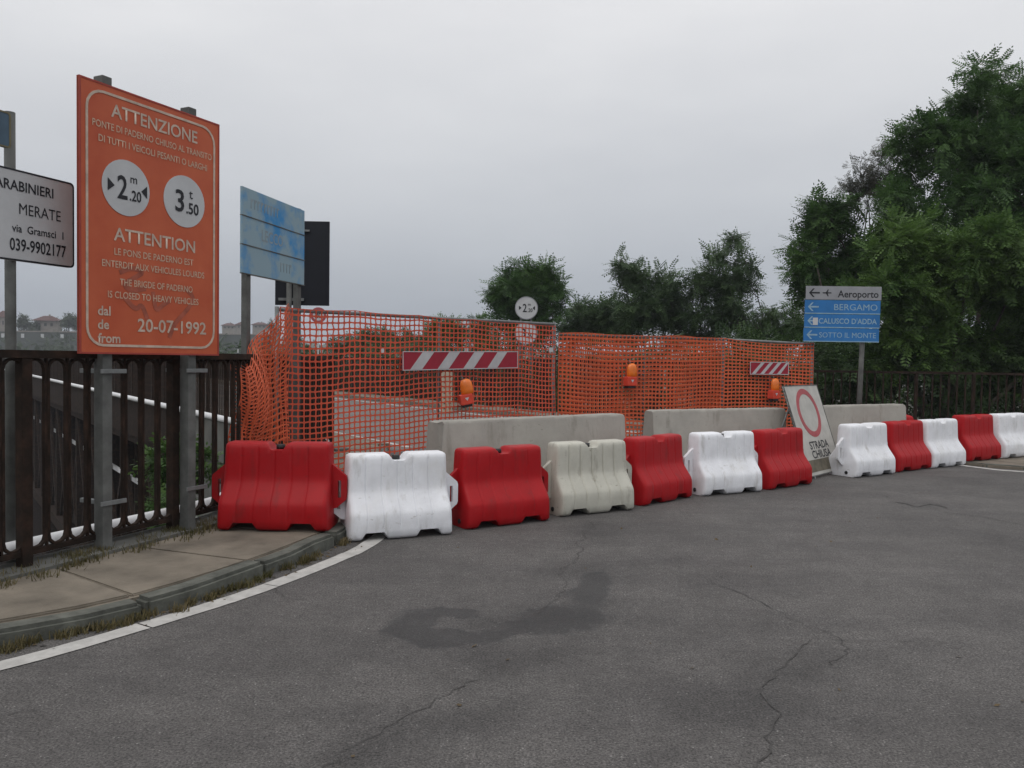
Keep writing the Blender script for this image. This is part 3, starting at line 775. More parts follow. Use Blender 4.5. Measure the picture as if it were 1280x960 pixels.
def net(name, fn, nu, nv, su, sv, label, m, seed=0):
    """lattice sheet: fn(u,v) -> point; each cell keeps a rounded hole. su/sv strand half widths as share of a cell"""
    rr = np.random.default_rng(seed); ju = rr.normal(0, .035, (nu + 1, nv + 1)); jv = rr.normal(0, .035, (nu + 1, nv + 1))
    v, f, key = [], [], {}
    def vert(a, b):
        k = (round(a, 4), round(b, 4))
        if k not in key: key[k] = len(v); v.append(fn(a / nu, b / nv))
        return key[k]
    for i in range(nu):
        for j in range(nv):
            c = [(i, j), (i + 1, j), (i + 1, j + 1), (i, j + 1)]
            cc = [(a + ju[a, b] * (0 < a < nu), b + jv[a, b] * (0 < b < nv)) for a, b in c]
            outer = []
            for q in range(4):
                outer.append(vert(*cc[q]))
            cx = sum(q[0] for q in cc) / 4; cy = sum(q[1] for q in cc) / 4
            inner = []
            oct_ = []
            for q in range(4):
                a, b = cc[q]; sx = 1 if a < cx else -1; sy = 1 if b < cy else -1
                a2, b2 = a + sx * su, b + sy * sv
                r1 = (a2 + sx * .12, b2); r2 = (a2, b2 + sy * .12)
                pair = (r2, r1) if q in (0, 2) else (r1, r2)
                for r_ in pair: inner.append(vert(*r_))
            # inner: 8 verts around; outer 4
            for q in range(4):
                a0, a1 = inner[2 * q], inner[2 * q + 1]; b0 = inner[(2 * q + 2) % 8]
                f.append((outer[q], a0, a1)); f.append((outer[q], a1, b0, outer[(q + 1) % 4]))
    me = pyd(name, v, f)
    o = link(name, me, m); s = o.modifiers.new('thickness', 'SOLIDIFY'); s.thickness = .004
    return tag(o, label, 'safety net', 'orange safety nets on the fence')
def lerp(a, b, t): return a + (b - a) * t
def wob(u, v, s): return math.sin(u * 7 + s) * math.sin(v * 4 + s * 2) * .5 + math.sin(u * 17 + v * 5 + s * 3) * .25
dA = (FA1 - FA0); nA = Vector((dA.y, -dA.x, 0)).normalized()
def net_a(u, v):
    p = FA0 + dA * (.995 * u + .004); ztop = ZA + .03 - .018 * abs(math.sin(u * 15)) + .02 * math.sin(u * 5) * (1 - u); sag = .05 * math.sin(math.pi * u) * (v > 0)
    z = lerp(ztop, .12, v) - .085 * math.sin(u * 6.2 + 1) * v * (1 - v) * 2 - .03 * math.sin(u * 21) * v * (1 - v)
    q = p + nA * (.028 + .05 * abs(wob(u, v, 1)) * v); return (q.x, q.y, z)
net('orange_net', net_a, 62, 29, .10, .125, 'orange net on the wide fence bay, in front of the bridge road', M_net, 1)
def net_a2(u, v):
    p = FA0 + dA * u; z = ZA + .035 + .012 * math.sin(u * 40); a = v * math.pi * 1.2
    q = p + nA * (.03 * math.cos(a)); return (q.x, q.y, z + .035 * math.sin(a) - .03 * v)
dB = FB1 - FB0; nB = Vector((dB.y, -dB.x, 0)).normalized()
def net_b(u, v):
    p = FB0 + dB * u; z = lerp(lerp(ZB0, ZB1, u) + .02, .1, v) - .10 * math.sin(math.pi * min(u * 1.2, 1)) * v * (1 - v) * 1.6 + .03 * math.sin(u * 14 + v * 3) * v * (1 - v)
    q = p + nB * (.028 + .06 * abs(wob(u, v, 2)) * v); return (q.x, q.y, z)
net('orange_net', net_b, 44, 29, .105, .155, 'orange net on the fence bay with the upright hanging amber lamp', M_net2, 2)
def net_b_back(u, v):
    x, y, z = net_b(u, v); q = Vector((x, y, z)) - nB * (.075 + .03 * math.sin(u * 9)) + dB * .009; return (q.x, q.y, z + .02 * math.sin(u * 11 + v * 6))
net('orange_net', net_b_back, 44, 29, .105, .155, 'second orange net layer doubled behind the hanging amber lamp', M_net2, 4)
dC = FB2 - FB1; nC = Vector((dC.y, -dC.x, 0)).normalized()
def net_c(u, v):
    p = FB1 + dC * u; z = lerp(lerp(ZB1 + .02, ZB2 + .02, u) - .05 * math.sin(math.pi * u) * (1 - v), .1, v) + .09 * math.sin(math.pi * u + .5) * v * (1 - v) * 2
    q = p + nC * (.03 + .05 * abs(wob(u, v, 3)) * v); return (q.x, q.y, z)
net('orange_net', net_c, 24, 30, .11, .20, 'orange net on the last fence bay with the small striped board', M_net2, 3)
# the loose end gathered over the railing
def net_d(u, v):
    a = Vector((FA0.x + .03, FA0.y - .02, 0)); b = Vector((-2.44, 6.98, 0)); p = lerp(a, b, u); p.x -= .06 * u
    ztop = lerp(ZA + .02, 1.40, min(u * 1.12, 1) ** .9) + .05 * math.sin(u * 5) ; zbot = lerp(.1, .42, u)
    fold = (.02 + .05 * u) * math.sin(u * 9 + 1.6 * math.sin(v * 3.4)) + .02 * math.sin(v * 9 + u * 6)
    bulge = .10 * math.sin(math.pi * min(v * 1.3, 1)) * u
    return (p.x + .09 + fold + bulge, p.y - .4 * fold - .05 * math.sin(v * 4) * u, lerp(ztop, zbot, v ** 1.1) + .05 * math.sin(u * 12 + 1) * (1 - v) + .025 * math.sin(u * 9 + v * 9))
net('orange_net', net_d, 12, 28, .10, .12, 'loose folds of orange net gathered over the looped railing', M_net2, 5)
def net_e(u, v):
    x, y, z = net_d(.12 + .88 * u, .75 * v); return (x - .06 - .02 * math.sin(u * 7 + v * 6), y + .03 * math.cos(u * 5), z - .03 + .035 * math.sin(u * 8 + v * 3))
net('orange_net', net_e, 11, 21, .10, .12, 'inner layer of the loose net folds bunched against the looped railing', M_net2, 7)
# striped boards and lamps on the nets
def on_plane(px, py, a, b):
    d = ray(px, py); n = Vector((-(b - a).y, (b - a).x, 0)); t = (a - EYE).dot(n) / d.dot(n); return EYE + d * t
def striped(pl_, pr_, h, a, b, off, label, n_str, wr, edge=.012):
    p, q = on_plane(*pl_, a, b), on_plane(*pr_, a, b); d = q - p; L = d.length; yaw = math.atan2(d.y, d.x)
    nn = Vector((d.y, -d.x, 0)).normalized() * off; c = (p + q) / 2 + nn
    rt = root('striped_board', c, yaw, label, 'striped board')
    rt.rotation_euler = (0, -math.asin(d.z / L), yaw)
    link('panel', box_me('panel', -L / 2, L / 2, -.008, .008, -h / 2, h / 2), M_stripe_r, rt)
    st = L / (n_str + .62); wd = st * wr; sl = h * .85
    for k in range(n_str):
        x = -L / 2 + st * (.30 + k); zt, zb = h / 2 - edge, -h / 2 + edge
        x0 = x - sl * .08
        pts = [(x0, zb), (x0 + wd, zb), (x0 + wd + sl, zt), (x0 + sl, zt)]
        pts = [(min(max(xx, -L / 2 + .01), L / 2 - .01), zz_) for xx, zz_ in pts]
        link('stripe', plate_poly('stripe', pts, -.0115, -.0085), M_stripe_w, rt)
    link('rim', ring_me('rim', [(-L / 2, -h / 2), (L / 2, -h / 2), (L / 2, h / 2), (-L / 2, h / 2)], [(-L / 2 + .01, -h / 2 + .01), (L / 2 - .01, -h / 2 + .01), (L / 2 - .01, h / 2 - .01), (-L / 2 + .01, h / 2 - .01)], -.012, -.0086), M_stripe_w, rt)
    return rt
striped((495, 451), (639, 449.5), .225, FA0, FA1, .11, 'long red and white striped board on the wide orange net', 4, .42)
striped((932, 460), (980, 460.5), .20, FB1, FB2, .11, 'short red and white striped board on the last orange net', 4, .42)
def lathe(name, prof, sides=18):
    v, f = [], []
    for r_, z in prof:
        for k in range(sides): a = 2 * math.pi * k / sides; v.append((r_ * math.cos(a), r_ * math.sin(a), z))
    for i in range(len(prof) - 1):
        for k in range(sides): k2 = (k + 1) % sides; f.append((i * sides + k, i * sides + k2, (i + 1) * sides + k2, (i + 1) * sides + k))
    f.append(tuple(range(sides))[::-1]); f.append(tuple((len(prof) - 1) * sides + k for k in range(sides)))
    return pyd(name, v, f, True)
lens_me = lathe('lens', [(.075, .14), (.09, .15), (.092, .2), (.092, .25), (.085, .30), (.065, .335), (.035, .352), (.005, .357)])
lens_me.transform(Matrix.Diagonal((1, .62, 1, 1))); lens_me.materials.append(M_amber)
body_me = box_me('battery_box', -.092, .092, -.062, .062, 0, .145, .014); body_me.materials.append(M_lampred)
base_me = box_me('base_cap', -.07, .07, -.05, .05, -.035, .002, .006); base_me.materials.append(M_black)
tri_me = plate_poly('sticker', [(-.03, .10), (.03, .10), (0, .055)], -.0655, -.0625); tri_me.materials.append(M_signwhite)
hook_me = tube_me('hook', [(0, 0, .35), (0, .01, .39), (0, .05, .40), (0, .07, .37)], .006, 6); hook_me.materials.append(M_galv)
def lamp(px, py, a, b, off, tilt, yaw, label, s=1):
    p = on_plane(px, py, a, b); d = (b - a).normalized(); nn = Vector((d.y, -d.x, 0)) * off
    rt = root('warning_lamp', p + nn, 0, label, 'warning lamp', 'amber warning lamps on the nets')
    rt.rotation_euler = (0, R(tilt), math.atan2(d.y, d.x) + R(yaw)); rt.scale = (s, s, s)
    for me in (lens_me, body_me, base_me, tri_me, hook_me): link(me.name.split('.')[0], me, None, rt)
    rt.children[3].location = (.035, 0, 0)
    return rt
lamp(575, 505, FA0, FA1, .12, -10, -28, 'tilted amber warning lamp under the long striped board', .9)
lamp(782, 482, FB0, FB1, .13, 0, 8, 'amber warning lamp hanging upright alone on the middle net', .94)
lamp(961, 498, FB1, FB2, .12, 0, 14, 'small amber warning lamp under the short striped board', .92)
tag(link('tag_card', box_me('tag_card', -.045, .045, -.003, .003, -.03, .03), M_signwhite, None, on_plane(682, 437, FA0, FA1) + nA * .1, (0, 0, math.atan2(dA.y, dA.x))), 'small white tag card tied to the net beside the fence post', 'tag')

# ------------------------------------------------------------------ signs
# orange notice board
OL, OR_ = P(98, 441, 5.22), P(272, 443, 6.3); dv = OR_ - OL; OW = math.hypot(dv.x, dv.y); OH = 1.80
osn = root('notice_board', Vector((OL.x, OL.y, .1)), math.atan2(dv.y, dv.x), 'tall orange notice board with white text and two round limits, fixed on the railing', 'sign')
ob = 1.452 - .1; off = -.011
def ou(u): return u * OW
def oz(v): return ob + OH * (1 - v)
link('panel', box_me('panel', 0, OW, off, off + .022, ob, ob + OH, .003), M_osign, osn)
link('edge_frame', ring_me('edge_frame', [(0, ob), (OW, ob), (OW, ob + OH), (0, ob + OH)], [(.012, ob + .012), (OW - .012, ob + .012), (OW - .012, ob + OH - .012), (.012, ob + OH - .012)], off - .003, off + .024), mat('orange_edge', (.34, .05, .035), .6), osn)
link('border', ring_me('border', rrect(.045, OW - .045, ob + .05, ob + OH - .05, .13), rrect(.062, OW - .062, ob + .067, ob + OH - .067, .113), off - .004, off - .0005), M_letter_w, osn)
yT = off - .0035
for s, u, v, h, w, m_, bd in (('ATTENZIONE', .505, .088, .088, .74, M_letter_w, .014), ('PONTE DI PADERNO CHIUSO AL TRANSITO', .505, .152, .046, 1.02, M_letter_o, .01), ('DI TUTTI I VEICOLI PESANTI O LARGHI', .505, .203, .046, .93, M_letter_o, .01),
                          ('ATTENTION', .505, .546, .088, .70, M_letter_w, .014), ('LE PONS DE PADERNO EST', .50, .612, .046, .68, M_letter_o, .01), ('ENTERDIT AUX VEHICULES LOURDS', .505, .660, .046, .88, M_letter_o, .01),
                          ('THE BRIGDE OF PADERNO', .515, .725, .046, .63, M_letter_o, .01), ('IS CLOSED TO HEAVY VEHICLES', .50, .775, .046, .78, M_letter_o, .01), ('20-07-1992', .63, .885, .09, .62, M_letter_w, .014)):
    letters(osn, s, ou(u), oz(v), h, m_, w, bd, 'C', yT)
for s, v in (('dal', .838), ('de', .889), ('from', .94)): letters(osn, s, ou(.11), oz(v), .062, M_letter_w, None, .02, 'L', yT)
for u in (.295, .715):
    link('disc', plate_poly('disc', circ(ou(u), oz(.366), .19, 40), off - .004, off - .0005), M_signwhite, osn)
yD = off - .0065
def width_limit(par, cx, cz, k, y):
    letters(par, '2', cx - .035 * k, cz, .165 * k, M_signblack, .085 * k, .014, 'C', y); letters(par, 'm', cx + .06 * k, cz + .075 * k, .06 * k, M_signblack, None, .008, 'C', y)
    letters(par, '.20', cx + .075 * k, cz - .045 * k, .075 * k, M_signblack, .10 * k, .02, 'C', y)
    for s in (-1, 1):
        link('arrow', plate_poly('arrow', [(cx + s * (.155 if s < 0 else .175) * k, cz + .045 * k), (cx + s * (.155 if s < 0 else .175) * k, cz - .045 * k), (cx + s * (.10 if s < 0 else .125) * k, cz)], y - .001, y + .001), M_signblack, par)
def weight_limit(par, cx, cz, k, y):
    letters(par, '3', cx - .05 * k, cz, .165 * k, M_signblack, .085 * k, .014, 'C', y); letters(par, 't', cx + .06 * k, cz + .07 * k, .075 * k, M_signblack, None, .008, 'C', y)
    letters(par, '.50', cx + .075 * k, cz - .045 * k, .085 * k, M_signblack, .125 * k, .02, 'C', y)
width_limit(osn, ou(.295), oz(.366), .95, yD); weight_limit(osn, ou(.715), oz(.366), .95, yD)
# scrawled graffiti
M_graf = mat('graffiti_grey', (.33, .085, .05), .7, .3, 9)
for pts_ in ([(.25, .69), (.33, .665), (.42, .675), (.36, .70), (.27, .735), (.33, .755), (.43, .74)], [(.72, .72), (.80, .76), (.74, .81), (.64, .87), (.60, .93)], [(.28, .78), (.36, .83), (.40, .80), (.44, .86)], [(.48, .75), (.50, .83), (.55, .80), (.60, .78)]):
    q = smooth_path([Vector((ou(u), 0, oz(v))) for u, v in pts_], 2); v_, f_ = [], []
    for i_, p in enumerate(q):
        t = q[min(i_ + 1, len(q) - 1)] - q[max(i_ - 1, 0)]; t.normalize(); s_ = Vector((-t.z, 0, t.x)) * .017
        v_ += [(p.x - s_.x, off - .0022, p.z - s_.z), (p.x + s_.x, off - .0022, p.z + s_.z)]
    link('graffiti', pyd('graffiti', v_, [(2 * i_, 2 * i_ + 2, 2 * i_ + 3, 2 * i_ + 1) for i_ in range(len(q) - 1)]), M_graf, osn)
for u in (.19, .80):
    x = ou(u)
    link('post', box_me('post', x - .037, x + .037, off + .026, off + .116, -.1, ob + OH + .065, .006), M_galv2, osn)
    for z in (.32, 1.22):
        link('clamp', box_me('clamp', x - .015, x + .015, off + .117, off + .29, z, z + .03, .003), M_galv, osn)
        link('clamp', box_me('clamp', x - .06, x + .14, off + .012, off + .024, z, z + .03, .003), M_galv, osn)

# town sign with phone number
CR_ = P(91, 335, 5.45); cdir = Vector((.34, .94, 0)).normalized(); CW, CH = .70, .57
cs = root('information_sign', Vector((CR_.x, CR_.y, .1)) - cdir * CW, math.atan2(cdir.y, cdir.x), 'white town sign with black text and phone number on a grey pole', 'sign')
cb = 2.03 - .1
link('panel', plate_poly('panel', rrect(0, CW, cb, cb + CH, .03), -.012, .012), M_signwhite, cs)
link('border', ring_me('border', rrect(.0, CW, cb, cb + CH, .03), rrect(.011, CW - .011, cb + .011, cb + CH - .011, .022), -.014, -.0122), M_signblack, cs)
for s, xr, v, h, w, bd in (('CARABINIERI', .16, .175, .062, .46, .015), ('MERATE', .105, .42, .07, .30, 0), ('via  Gramsci  1', .085, .64, .048, .37, .012), ('039-9902177', .065, .82, .075, .405, .015)):
    letters(cs, s, CW - xr, cb + CH * (1 - v), h, M_signblack, w, bd, 'R', -.0145)
pp_ = P(14, 600, 5.07); px_ = (Vector((pp_.x, pp_.y, 0)) - cs.location).dot(cdir)
link('pole', tube_me('pole', [(px_, .045, -.1), (px_, .045, 2.86)], .032, 12), M_galv2, cs)
ux = (P(9, 170, 5.03) - cs.location).dot(cdir)
link('upper_panel', plate_poly('upper_panel', rrect(ux - .5, ux, 2.62, 2.84, .02), -.008, .012), mat('dull_plate', (.07, .12, .17), .6, .2, 5), cs)
link('upper_border', ring_me('upper_border', rrect(ux - .5, ux, 2.62, 2.84, .02), rrect(ux - .49, ux - .012, 2.63, 2.83, .015), -.0105, -.0082), mat('dull_rim', (.16, .14, .08), .6), cs)
link('clamp', box_me('clamp', px_ - .04, px_ + .04, .013, .05, cb + .38, cb + .41), M_galv, cs); link('clamp', box_me('clamp', px_ - .04, px_ + .04, .013, .05, cb + .12, cb + .15), M_galv, cs)

# faded blue direction sign
f0 = P(301, 341, 7.4); f1 = P(379, 354, 8.62); fd = f1 - f0; FW = math.hypot(fd.x, fd.y)
fb = root('direction_sign', Vector((f0.x, f0.y, .1)), math.atan2(fd.y, fd.x), 'three faded blue direction panels with bleached text beside the dark sign back', 'sign')
fz = f0.z - .1; FH = .80
for k in range(3):
    link('panel', box_me('panel', 0, FW, -.012, .010, fz + FH * k / 3 + .004, fz + FH * (k + 1) / 3 - .004, .003), M_bluefade, fb).location = (0, 0, 0)
    link('channel', box_me('channel', 0, FW, -.018, .012, fz + FH * k / 3 - .004, fz + FH * k / 3 + .004), M_galv2, fb)
letters(fb, 'LECCO', FW * .45, fz + FH * .5, .11, M_ghost, .42, .01, 'C', -.0135)
rg = random.Random(4)
for n_, u0, zz_ in ((9, .12, .83), (4, .58, .17)):      # bleached remains of letters, no longer readable
    for k in range(n_):
        x = FW * u0 + k * .062; z = fz + FH * zz_
        link('letter_remains', plate_poly('letter_remains', [(x, z - .045), (x + .012, z - .045), (x + .012, z + .03 + rg.uniform(-.03, .012)), (x + .045, z + .035), (x + .043, z + .045), (x, z + .045)], -.0145, -.0125), M_ghost, fb)
for u in (.13, .955): link('post', box_me('post', FW * u - .035, FW * u + .035, .012, .072, -.1, fz + FH - .01 + (.02 if u > .5 else -.05), .005), M_galv2, fb)

# dark back of a sign on its pole
kp0 = P(361, 430, 9.0); ksg = root('road_sign', Vector((kp0.x, kp0.y, .1)), R(2), 'dark back of a rectangular sign behind the faded blue panels', 'sign')
k0, k1 = P(343, 381, 9.0), P(411, 276, 9.0)
link('panel', box_me('panel', k0.x - kp0.x, k1.x - kp0.x, .03, .05, k0.z - .1, k1.z - .1, .004), M_navy, ksg)
link('pole', tube_me('pole', [(0, 0, -.1), (0, 0, k1.z - .35)], .03, 10), M_galv2, ksg)
link('bracket', box_me('bracket', -.12, .16, .005, .028, k0.z - .05, k0.z - .02), M_galv, ksg); link('bracket', box_me('bracket', .1, .22, .005, .028, k1.z - .22, k1.z - .2), M_galv, ksg)

# far round speed limit sign
q = P(398, 394, 30); sp = root('round_sign', Vector((q.x, q.y, .1)), R(8), 'small round red ringed speed sign seen through the top of the net', 'sign')
link('disc', plate_poly('disc', circ(0, q.z - .1, .29, 28), -.01, .01), M_signwhite, sp); link('ring', ring_me('ring', circ(0, q.z - .1, .295, 28), circ(0, q.z - .1, .2, 28), -.015, -.0102), M_ring, sp)
letters(sp, '20', 0, q.z - .1, .2, M_signblack, .26, .03, 'C', -.0135); link('pole', tube_me('pole', [(0, .03, -.1), (0, .03, q.z)], .03, 8), M_signwhite, sp)
# round limits on their pole
q = P(658, 385, 20.5); q2 = P(656, 416, 20.5); rs = root('round_sign', Vector((q.x, q.y, 0)), R(4), 'two round white limit signs, 2.20 above 3.50, rising behind the net', 'sign')
for zc, fn_ in ((q.z, width_limit), (q2.z, weight_limit)):
    link('disc', plate_poly('disc', circ(0, zc, .29, 32), -.01, .01), M_signwhite, rs); link('ring', ring_me('ring', circ(0, zc, .295, 32), circ(0, zc, .272, 32), -.014, -.0102), M_greysign, rs)
    fn_(rs, 0, zc, 1.25, -.0145)
for x in (-.12, .12): link('pole', tube_me('pole', [(x * 1.6, .05, 0), (x, .05, q.z)], .028, 8), M_galv2, rs)
# cream bollard
q = G(558, 516); bo = root('bollard', Vector((q.x, q.y, 0)), R(12), 'cream bollard with punched sides on the bridge road behind the net', 'bollard')
link('shaft', box_me('shaft', -.14, .14, -.14, .14, 0, 1.12, .03), mat('bollard_cream', (.42, .36, .27), .85, .15, 6), bo)
for k in range(7):
    for x in (-.07, .07): link('hole', box_me('hole', x - .03, x + .03, -.1415, -.12, .10 + k * .14, .17 + k * .14), M_brownpatch, bo)

# leaning closed road sign
sl_, sr_ = G(1013, 600), G(1053, 590); sd_ = sr_ - sl_; SW = sd_.length
st = root('closed_road_sign', Vector((sl_.x, sl_.y, 0)), math.atan2(sd_.y, sd_.x), 'leaning white closed road sign with a faded red ring between plastic barriers', 'sign')
st.rotation_euler = (R(-18.7), 0, math.atan2(sd_.y, sd_.x)); SH = 1.23
link('panel', box_me('panel', 0, SW, -.012, .012, .03, SH, .004), mat('closed_sign_white', (.43, .42, .39), .6, .12, 5), st)
link('ring', ring_me('ring', circ(SW * .5, .85, .33, 40), circ(SW * .5, .85, .255, 40), -.015, -.0122), M_ring, st)
letters(st, 'STRADA', SW * .52, .42, .10, M_signblack, .60, .02, 'C', -.0135); letters(st, 'CHIUSA', SW * .52, .30, .10, M_signblack, .60, .02, 'C', -.0135)
link('patch', box_me('patch', .03, SW - .06, -.0145, -.0122, .08, .235), M_brownpatch, st)
link('rim', ring_me('rim', [(0, .03), (SW, .03), (SW, SH), (0, SH)], [(.012, .042), (SW - .012, .042), (SW - .012, SH - .012), (.012, SH - .012)], -.016, .014), M_galv2, st)
for x in (.12, SW - .12):
    lg = link('leg', tube_me('leg', [(x, .02, SH * .8), (x, .62, .21)], .013, 8), M_galv, st)
for x in (.1, SW - .25): link('foot', box_me('foot', x, x + .03, -.02, .02, .0, .035), M_galv, st)

# blue direction sign by the trees
a0 = P(1005, 427, 13.0); a1 = P(1099, 428.5, 13.0); AW = a1.x - a0.x; ap = P(1077, 480, 13.02)
asg = root('direction_sign', Vector((a0.x, 13.0, .1)), R(0), 'blue direction sign with four arrow panels, grey airport one on top, by trees', 'sign')
az = a0.z - .1; AH = (P(1005, 357, 13.0) - a0).z
def larrow(par, x, z, k, m, y):
    link('arrow', plate_poly('arrow', [(x, z), (x + .07 * k, z + .075 * k), (x + .10 * k, z + .075 * k), (x + .045 * k, z + .014 * k), (x + .19 * k, z + .014 * k), (x + .19 * k, z - .014 * k), (x + .045 * k, z - .014 * k), (x + .10 * k, z - .075 * k), (x + .07 * k, z - .075 * k)], y - .001, y + .001), m, par)
for k, (s, mp_, ml, w, h) in enumerate((('SOTTO IL MONTE', M_blue, M_bluetext, .92, .085), ("CALUSCO D'ADDA", M_blue, M_bluetext, .94, .085), ('BERGAMO', M_blue, M_bluetext, .70, .10), ('Aeroporto', M_greysign, M_signblack, .66, .11))):
    dx = (-.012, -.004, .0, .012)[k]; z0 = az + AH * k / 4
    link('panel', box_me('panel', dx, AW + dx, -.012, .012, z0 + .004, z0 + AH / 4 - .004, .003), mp_, asg)
    if k < 3: link('channel', box_me('channel', dx, AW + dx, -.0145, -.0122, z0 + .002, z0 + .016), M_bluetext, asg)
    letters(asg, s, AW - .05 + dx, z0 + AH / 8 + (-.012 if k == 3 else .0), h, ml, w, (0 if 'M' in s else .016), 'R', -.0135)
    larrow(asg, .045 + dx, z0 + AH / 8, .92, ml, -.0135)
pz = az + AH * 7 / 8; pxx = .30
link('aeroplane', plate_poly('aeroplane', [(pxx - .03, pz), (pxx - .01, pz + .01), (pxx + .03, pz + .01), (pxx + .06, pz + .055), (pxx + .075, pz + .055), (pxx + .06, pz + .01), (pxx + .12, pz + .008), (pxx + .12, pz - .008), (pxx + .06, pz - .01), (pxx + .075, pz - .055), (pxx + .06, pz - .055), (pxx + .03, pz - .01), (pxx - .01, pz - .01)], -.0145, -.0125), M_signblack, asg)
link('sticker', box_me('sticker', .13, .21, -.0165, -.0145, az + AH * .3, az + AH * .43), M_signwhite, asg)
pxl = ap.x - a0.x
link('pole', tube_me('pole', [(pxl - .03, .05, -.1), (pxl + .02, .05, az + AH - .05)], .04, 10), M_galv2, asg)

# ------------------------------------------------------------------ plants
def sprigs(clumps, n, slen, lw, pairs=4, droop=.45, shell=.35):
    """pinnate leaves scattered through clumps: returns quad vertices"""
    ctr = np.array([c[0] for c in clumps]); rad = np.array([c[1] for c in clumps])
    w = rad ** 2; ci = rng.choice(len(clumps), n, p=w / w.sum())
    dr = rng.normal(size=(n, 3)); dr /= np.linalg.norm(dr, axis=1)[:, None]
    rr = rng.random(n) ** shell
    pos = ctr[ci] + dr * (rad[ci] * rr)[:, None] * np.array([1, 1, .8])
    a = dr + rng.normal(0, .6, (n, 3)); a[:, 2] -= droop; a /= np.linalg.norm(a, axis=1)[:, None]
    b = np.cross(a, np.array([0, 0, 1.0]) + rng.normal(0, .35, (n, 3))); b /= np.linalg.norm(b, axis=1)[:, None] + 1e-9
    L = slen * rng.uniform(.6, 1.25, n)
    out = []
    for k in range(pairs):
        t = (k + .6) / (pairs + .5)
        base = pos + a * (L * t)[:, None]; base[:, 2] -= .12 * L * t * t
        for s in (-1, 1):
            ll = (L * (2.1 / (pairs + 2.0)) * (1 if k < pairs - 1 else .8)) * rng.uniform(.8, 1.2, n)
            tip = base + (b * s * .92 + a * .38) * ll[:, None] + np.array([0, 0, -.12]) * ll[:, None]
            mid = (base + tip) / 2; ww = a * (ll * lw)[:, None]
            out.append(np.stack([base, mid + ww, tip, mid - ww], 1))
    base = pos + a * L[:, None] * .9; tip = pos + a * (L * (.9 + 1.6 / (pairs + 2)))[:, None]; mid = (base + tip) / 2; ww = b * (L * 1.6 / (pairs + 2) * lw)[:, None]
    out.append(np.stack([base, mid + ww, tip, mid - ww], 1))
    return np.concatenate(out).reshape(-1, 3)
def sub_clumps(lobes, per, frac=.42):
    out = []
    for c, r_ in lobes:
        for _ in range(per):
            d = Vector((random.gauss(0, 1), random.gauss(0, 1), random.gauss(0, 1))).normalized() * (r_ * random.uniform(.45, 1.0))
            out.append(((c[0] + d.x, c[1] + d.y, c[2] + d.z * .85), r_ * frac * random.uniform(.65, 1.3)))
    return out
def bent(a, b, n=6, amp=.12):
    a, b = Vector(a), Vector(b); L = (b - a).length; o = []
    j = Vector((random.gauss(0, amp), random.gauss(0, amp), abs(random.gauss(0, amp)))) * L
    for i_ in range(n + 1):
        t = i_ / n; o.append(a.lerp(b, t) + j * math.sin(math.pi * t) + Vector((random.gauss(0, .012), random.gauss(0, .012), 0)) * L * (0 < i_ < n))
    return o
def tree(name, lobes_px, base_px, D, n, label, m, slen=.26, lw=.26, per=9, frac=.42, trunk_r=.13, cat='tree', group='trees beyond the railing and bridge', twigs=0, pairs=6, shell=.5, bark=None):
    lobes = []
    for px, py, r_px, dd in lobes_px:
        c = P(px, py, D + dd); lobes.append(((c.x, c.y, c.z), r_px * (D + dd) / F))
    b = P(base_px, 450, D); bz = hz(b.x, b.y) - .1
    rt = root(name, Vector((b.x, b.y, bz)), 0, label, cat, group); o = rt.location
    top = max(l_[0][2] for l_ in lobes); cen = Vector((sum(l_[0][0] for l_ in lobes) / len(lobes), sum(l_[0][1] for l_ in lobes) / len(lobes), 0))
    fork = Vector((lerp(b.x, cen.x, .5), lerp(b.y, cen.y, .5), lerp(bz, top, .38)))
    tp = bent(Vector((0, 0, 0)), fork - o, 7, .04)
    tip = Vector((cen.x, cen.y, lerp(bz, top, .85))) - o; tp += bent(fork - o, tip, 6, .06)[1:]
    link('trunk', tube_me('trunk', tp, [trunk_r * (1 - .85 * i_ / (len(tp) - 1)) for i_ in range(len(tp))], 8), bark or M_bark, rt)
    for c, r_ in lobes:
        s_ = tp[random.randrange(4, 9)]; pts_ = bent(s_, Vector(c) - o, 6, .1)
        link('limb', tube_me('limb', pts_, [trunk_r * .42 * (1 - .8 * i_ / 6) for i_ in range(7)], 6), bark or M_bark, rt)
    sc = sub_clumps(lobes, per, frac)
    if twigs:
        v_, f_ = [], []
        for c, r_ in sc[:twigs]:
            lo_ = min(lobes, key=lambda l_: (Vector(l_[0]) - Vector(c)).length); pts_ = bent(Vector(lo_[0]) - o, Vector(c) - o + Vector((0, 0, r_ * .8)), 4, .12)
            t_ = tube_me('t', pts_, [.014, .012, .009, .007, .004], 4, False); k_ = len(v_)
            v_ += [tuple(x.co) for x in t_.vertices]; f_ += [tuple(k_ + i_ for i_ in p_.vertices) for p_ in t_.polygons]; bpy.data.meshes.remove(t_)
        tw = link('twigs', pyd('twigs', v_, f_), bark or M_bark, rt); tw['kind'] = 'stuff'
    q_ = sprigs(sc, n, slen, lw, pairs, shell=shell) - np.array(o)
    link('crown', np_quads('crown', q_), m, rt)
    return rt
tree('robinia_tree', [(1290, 120, 60, 1), (1222, 138, 56, 0), (1174, 178, 54, 0), (1255, 210, 70, 0), (1310, 230, 80, 0), (1140, 250, 50, 0), (1195, 275, 66, -.5), (1270, 310, 75, 0), (1215, 350, 70, 1), (1320, 340, 80, 0)], 1230, 19.5, 16000,
     'tallest dense green tree rising above everything beside the picture edge', L_robinia, .36, .25, 20, .28, .2)
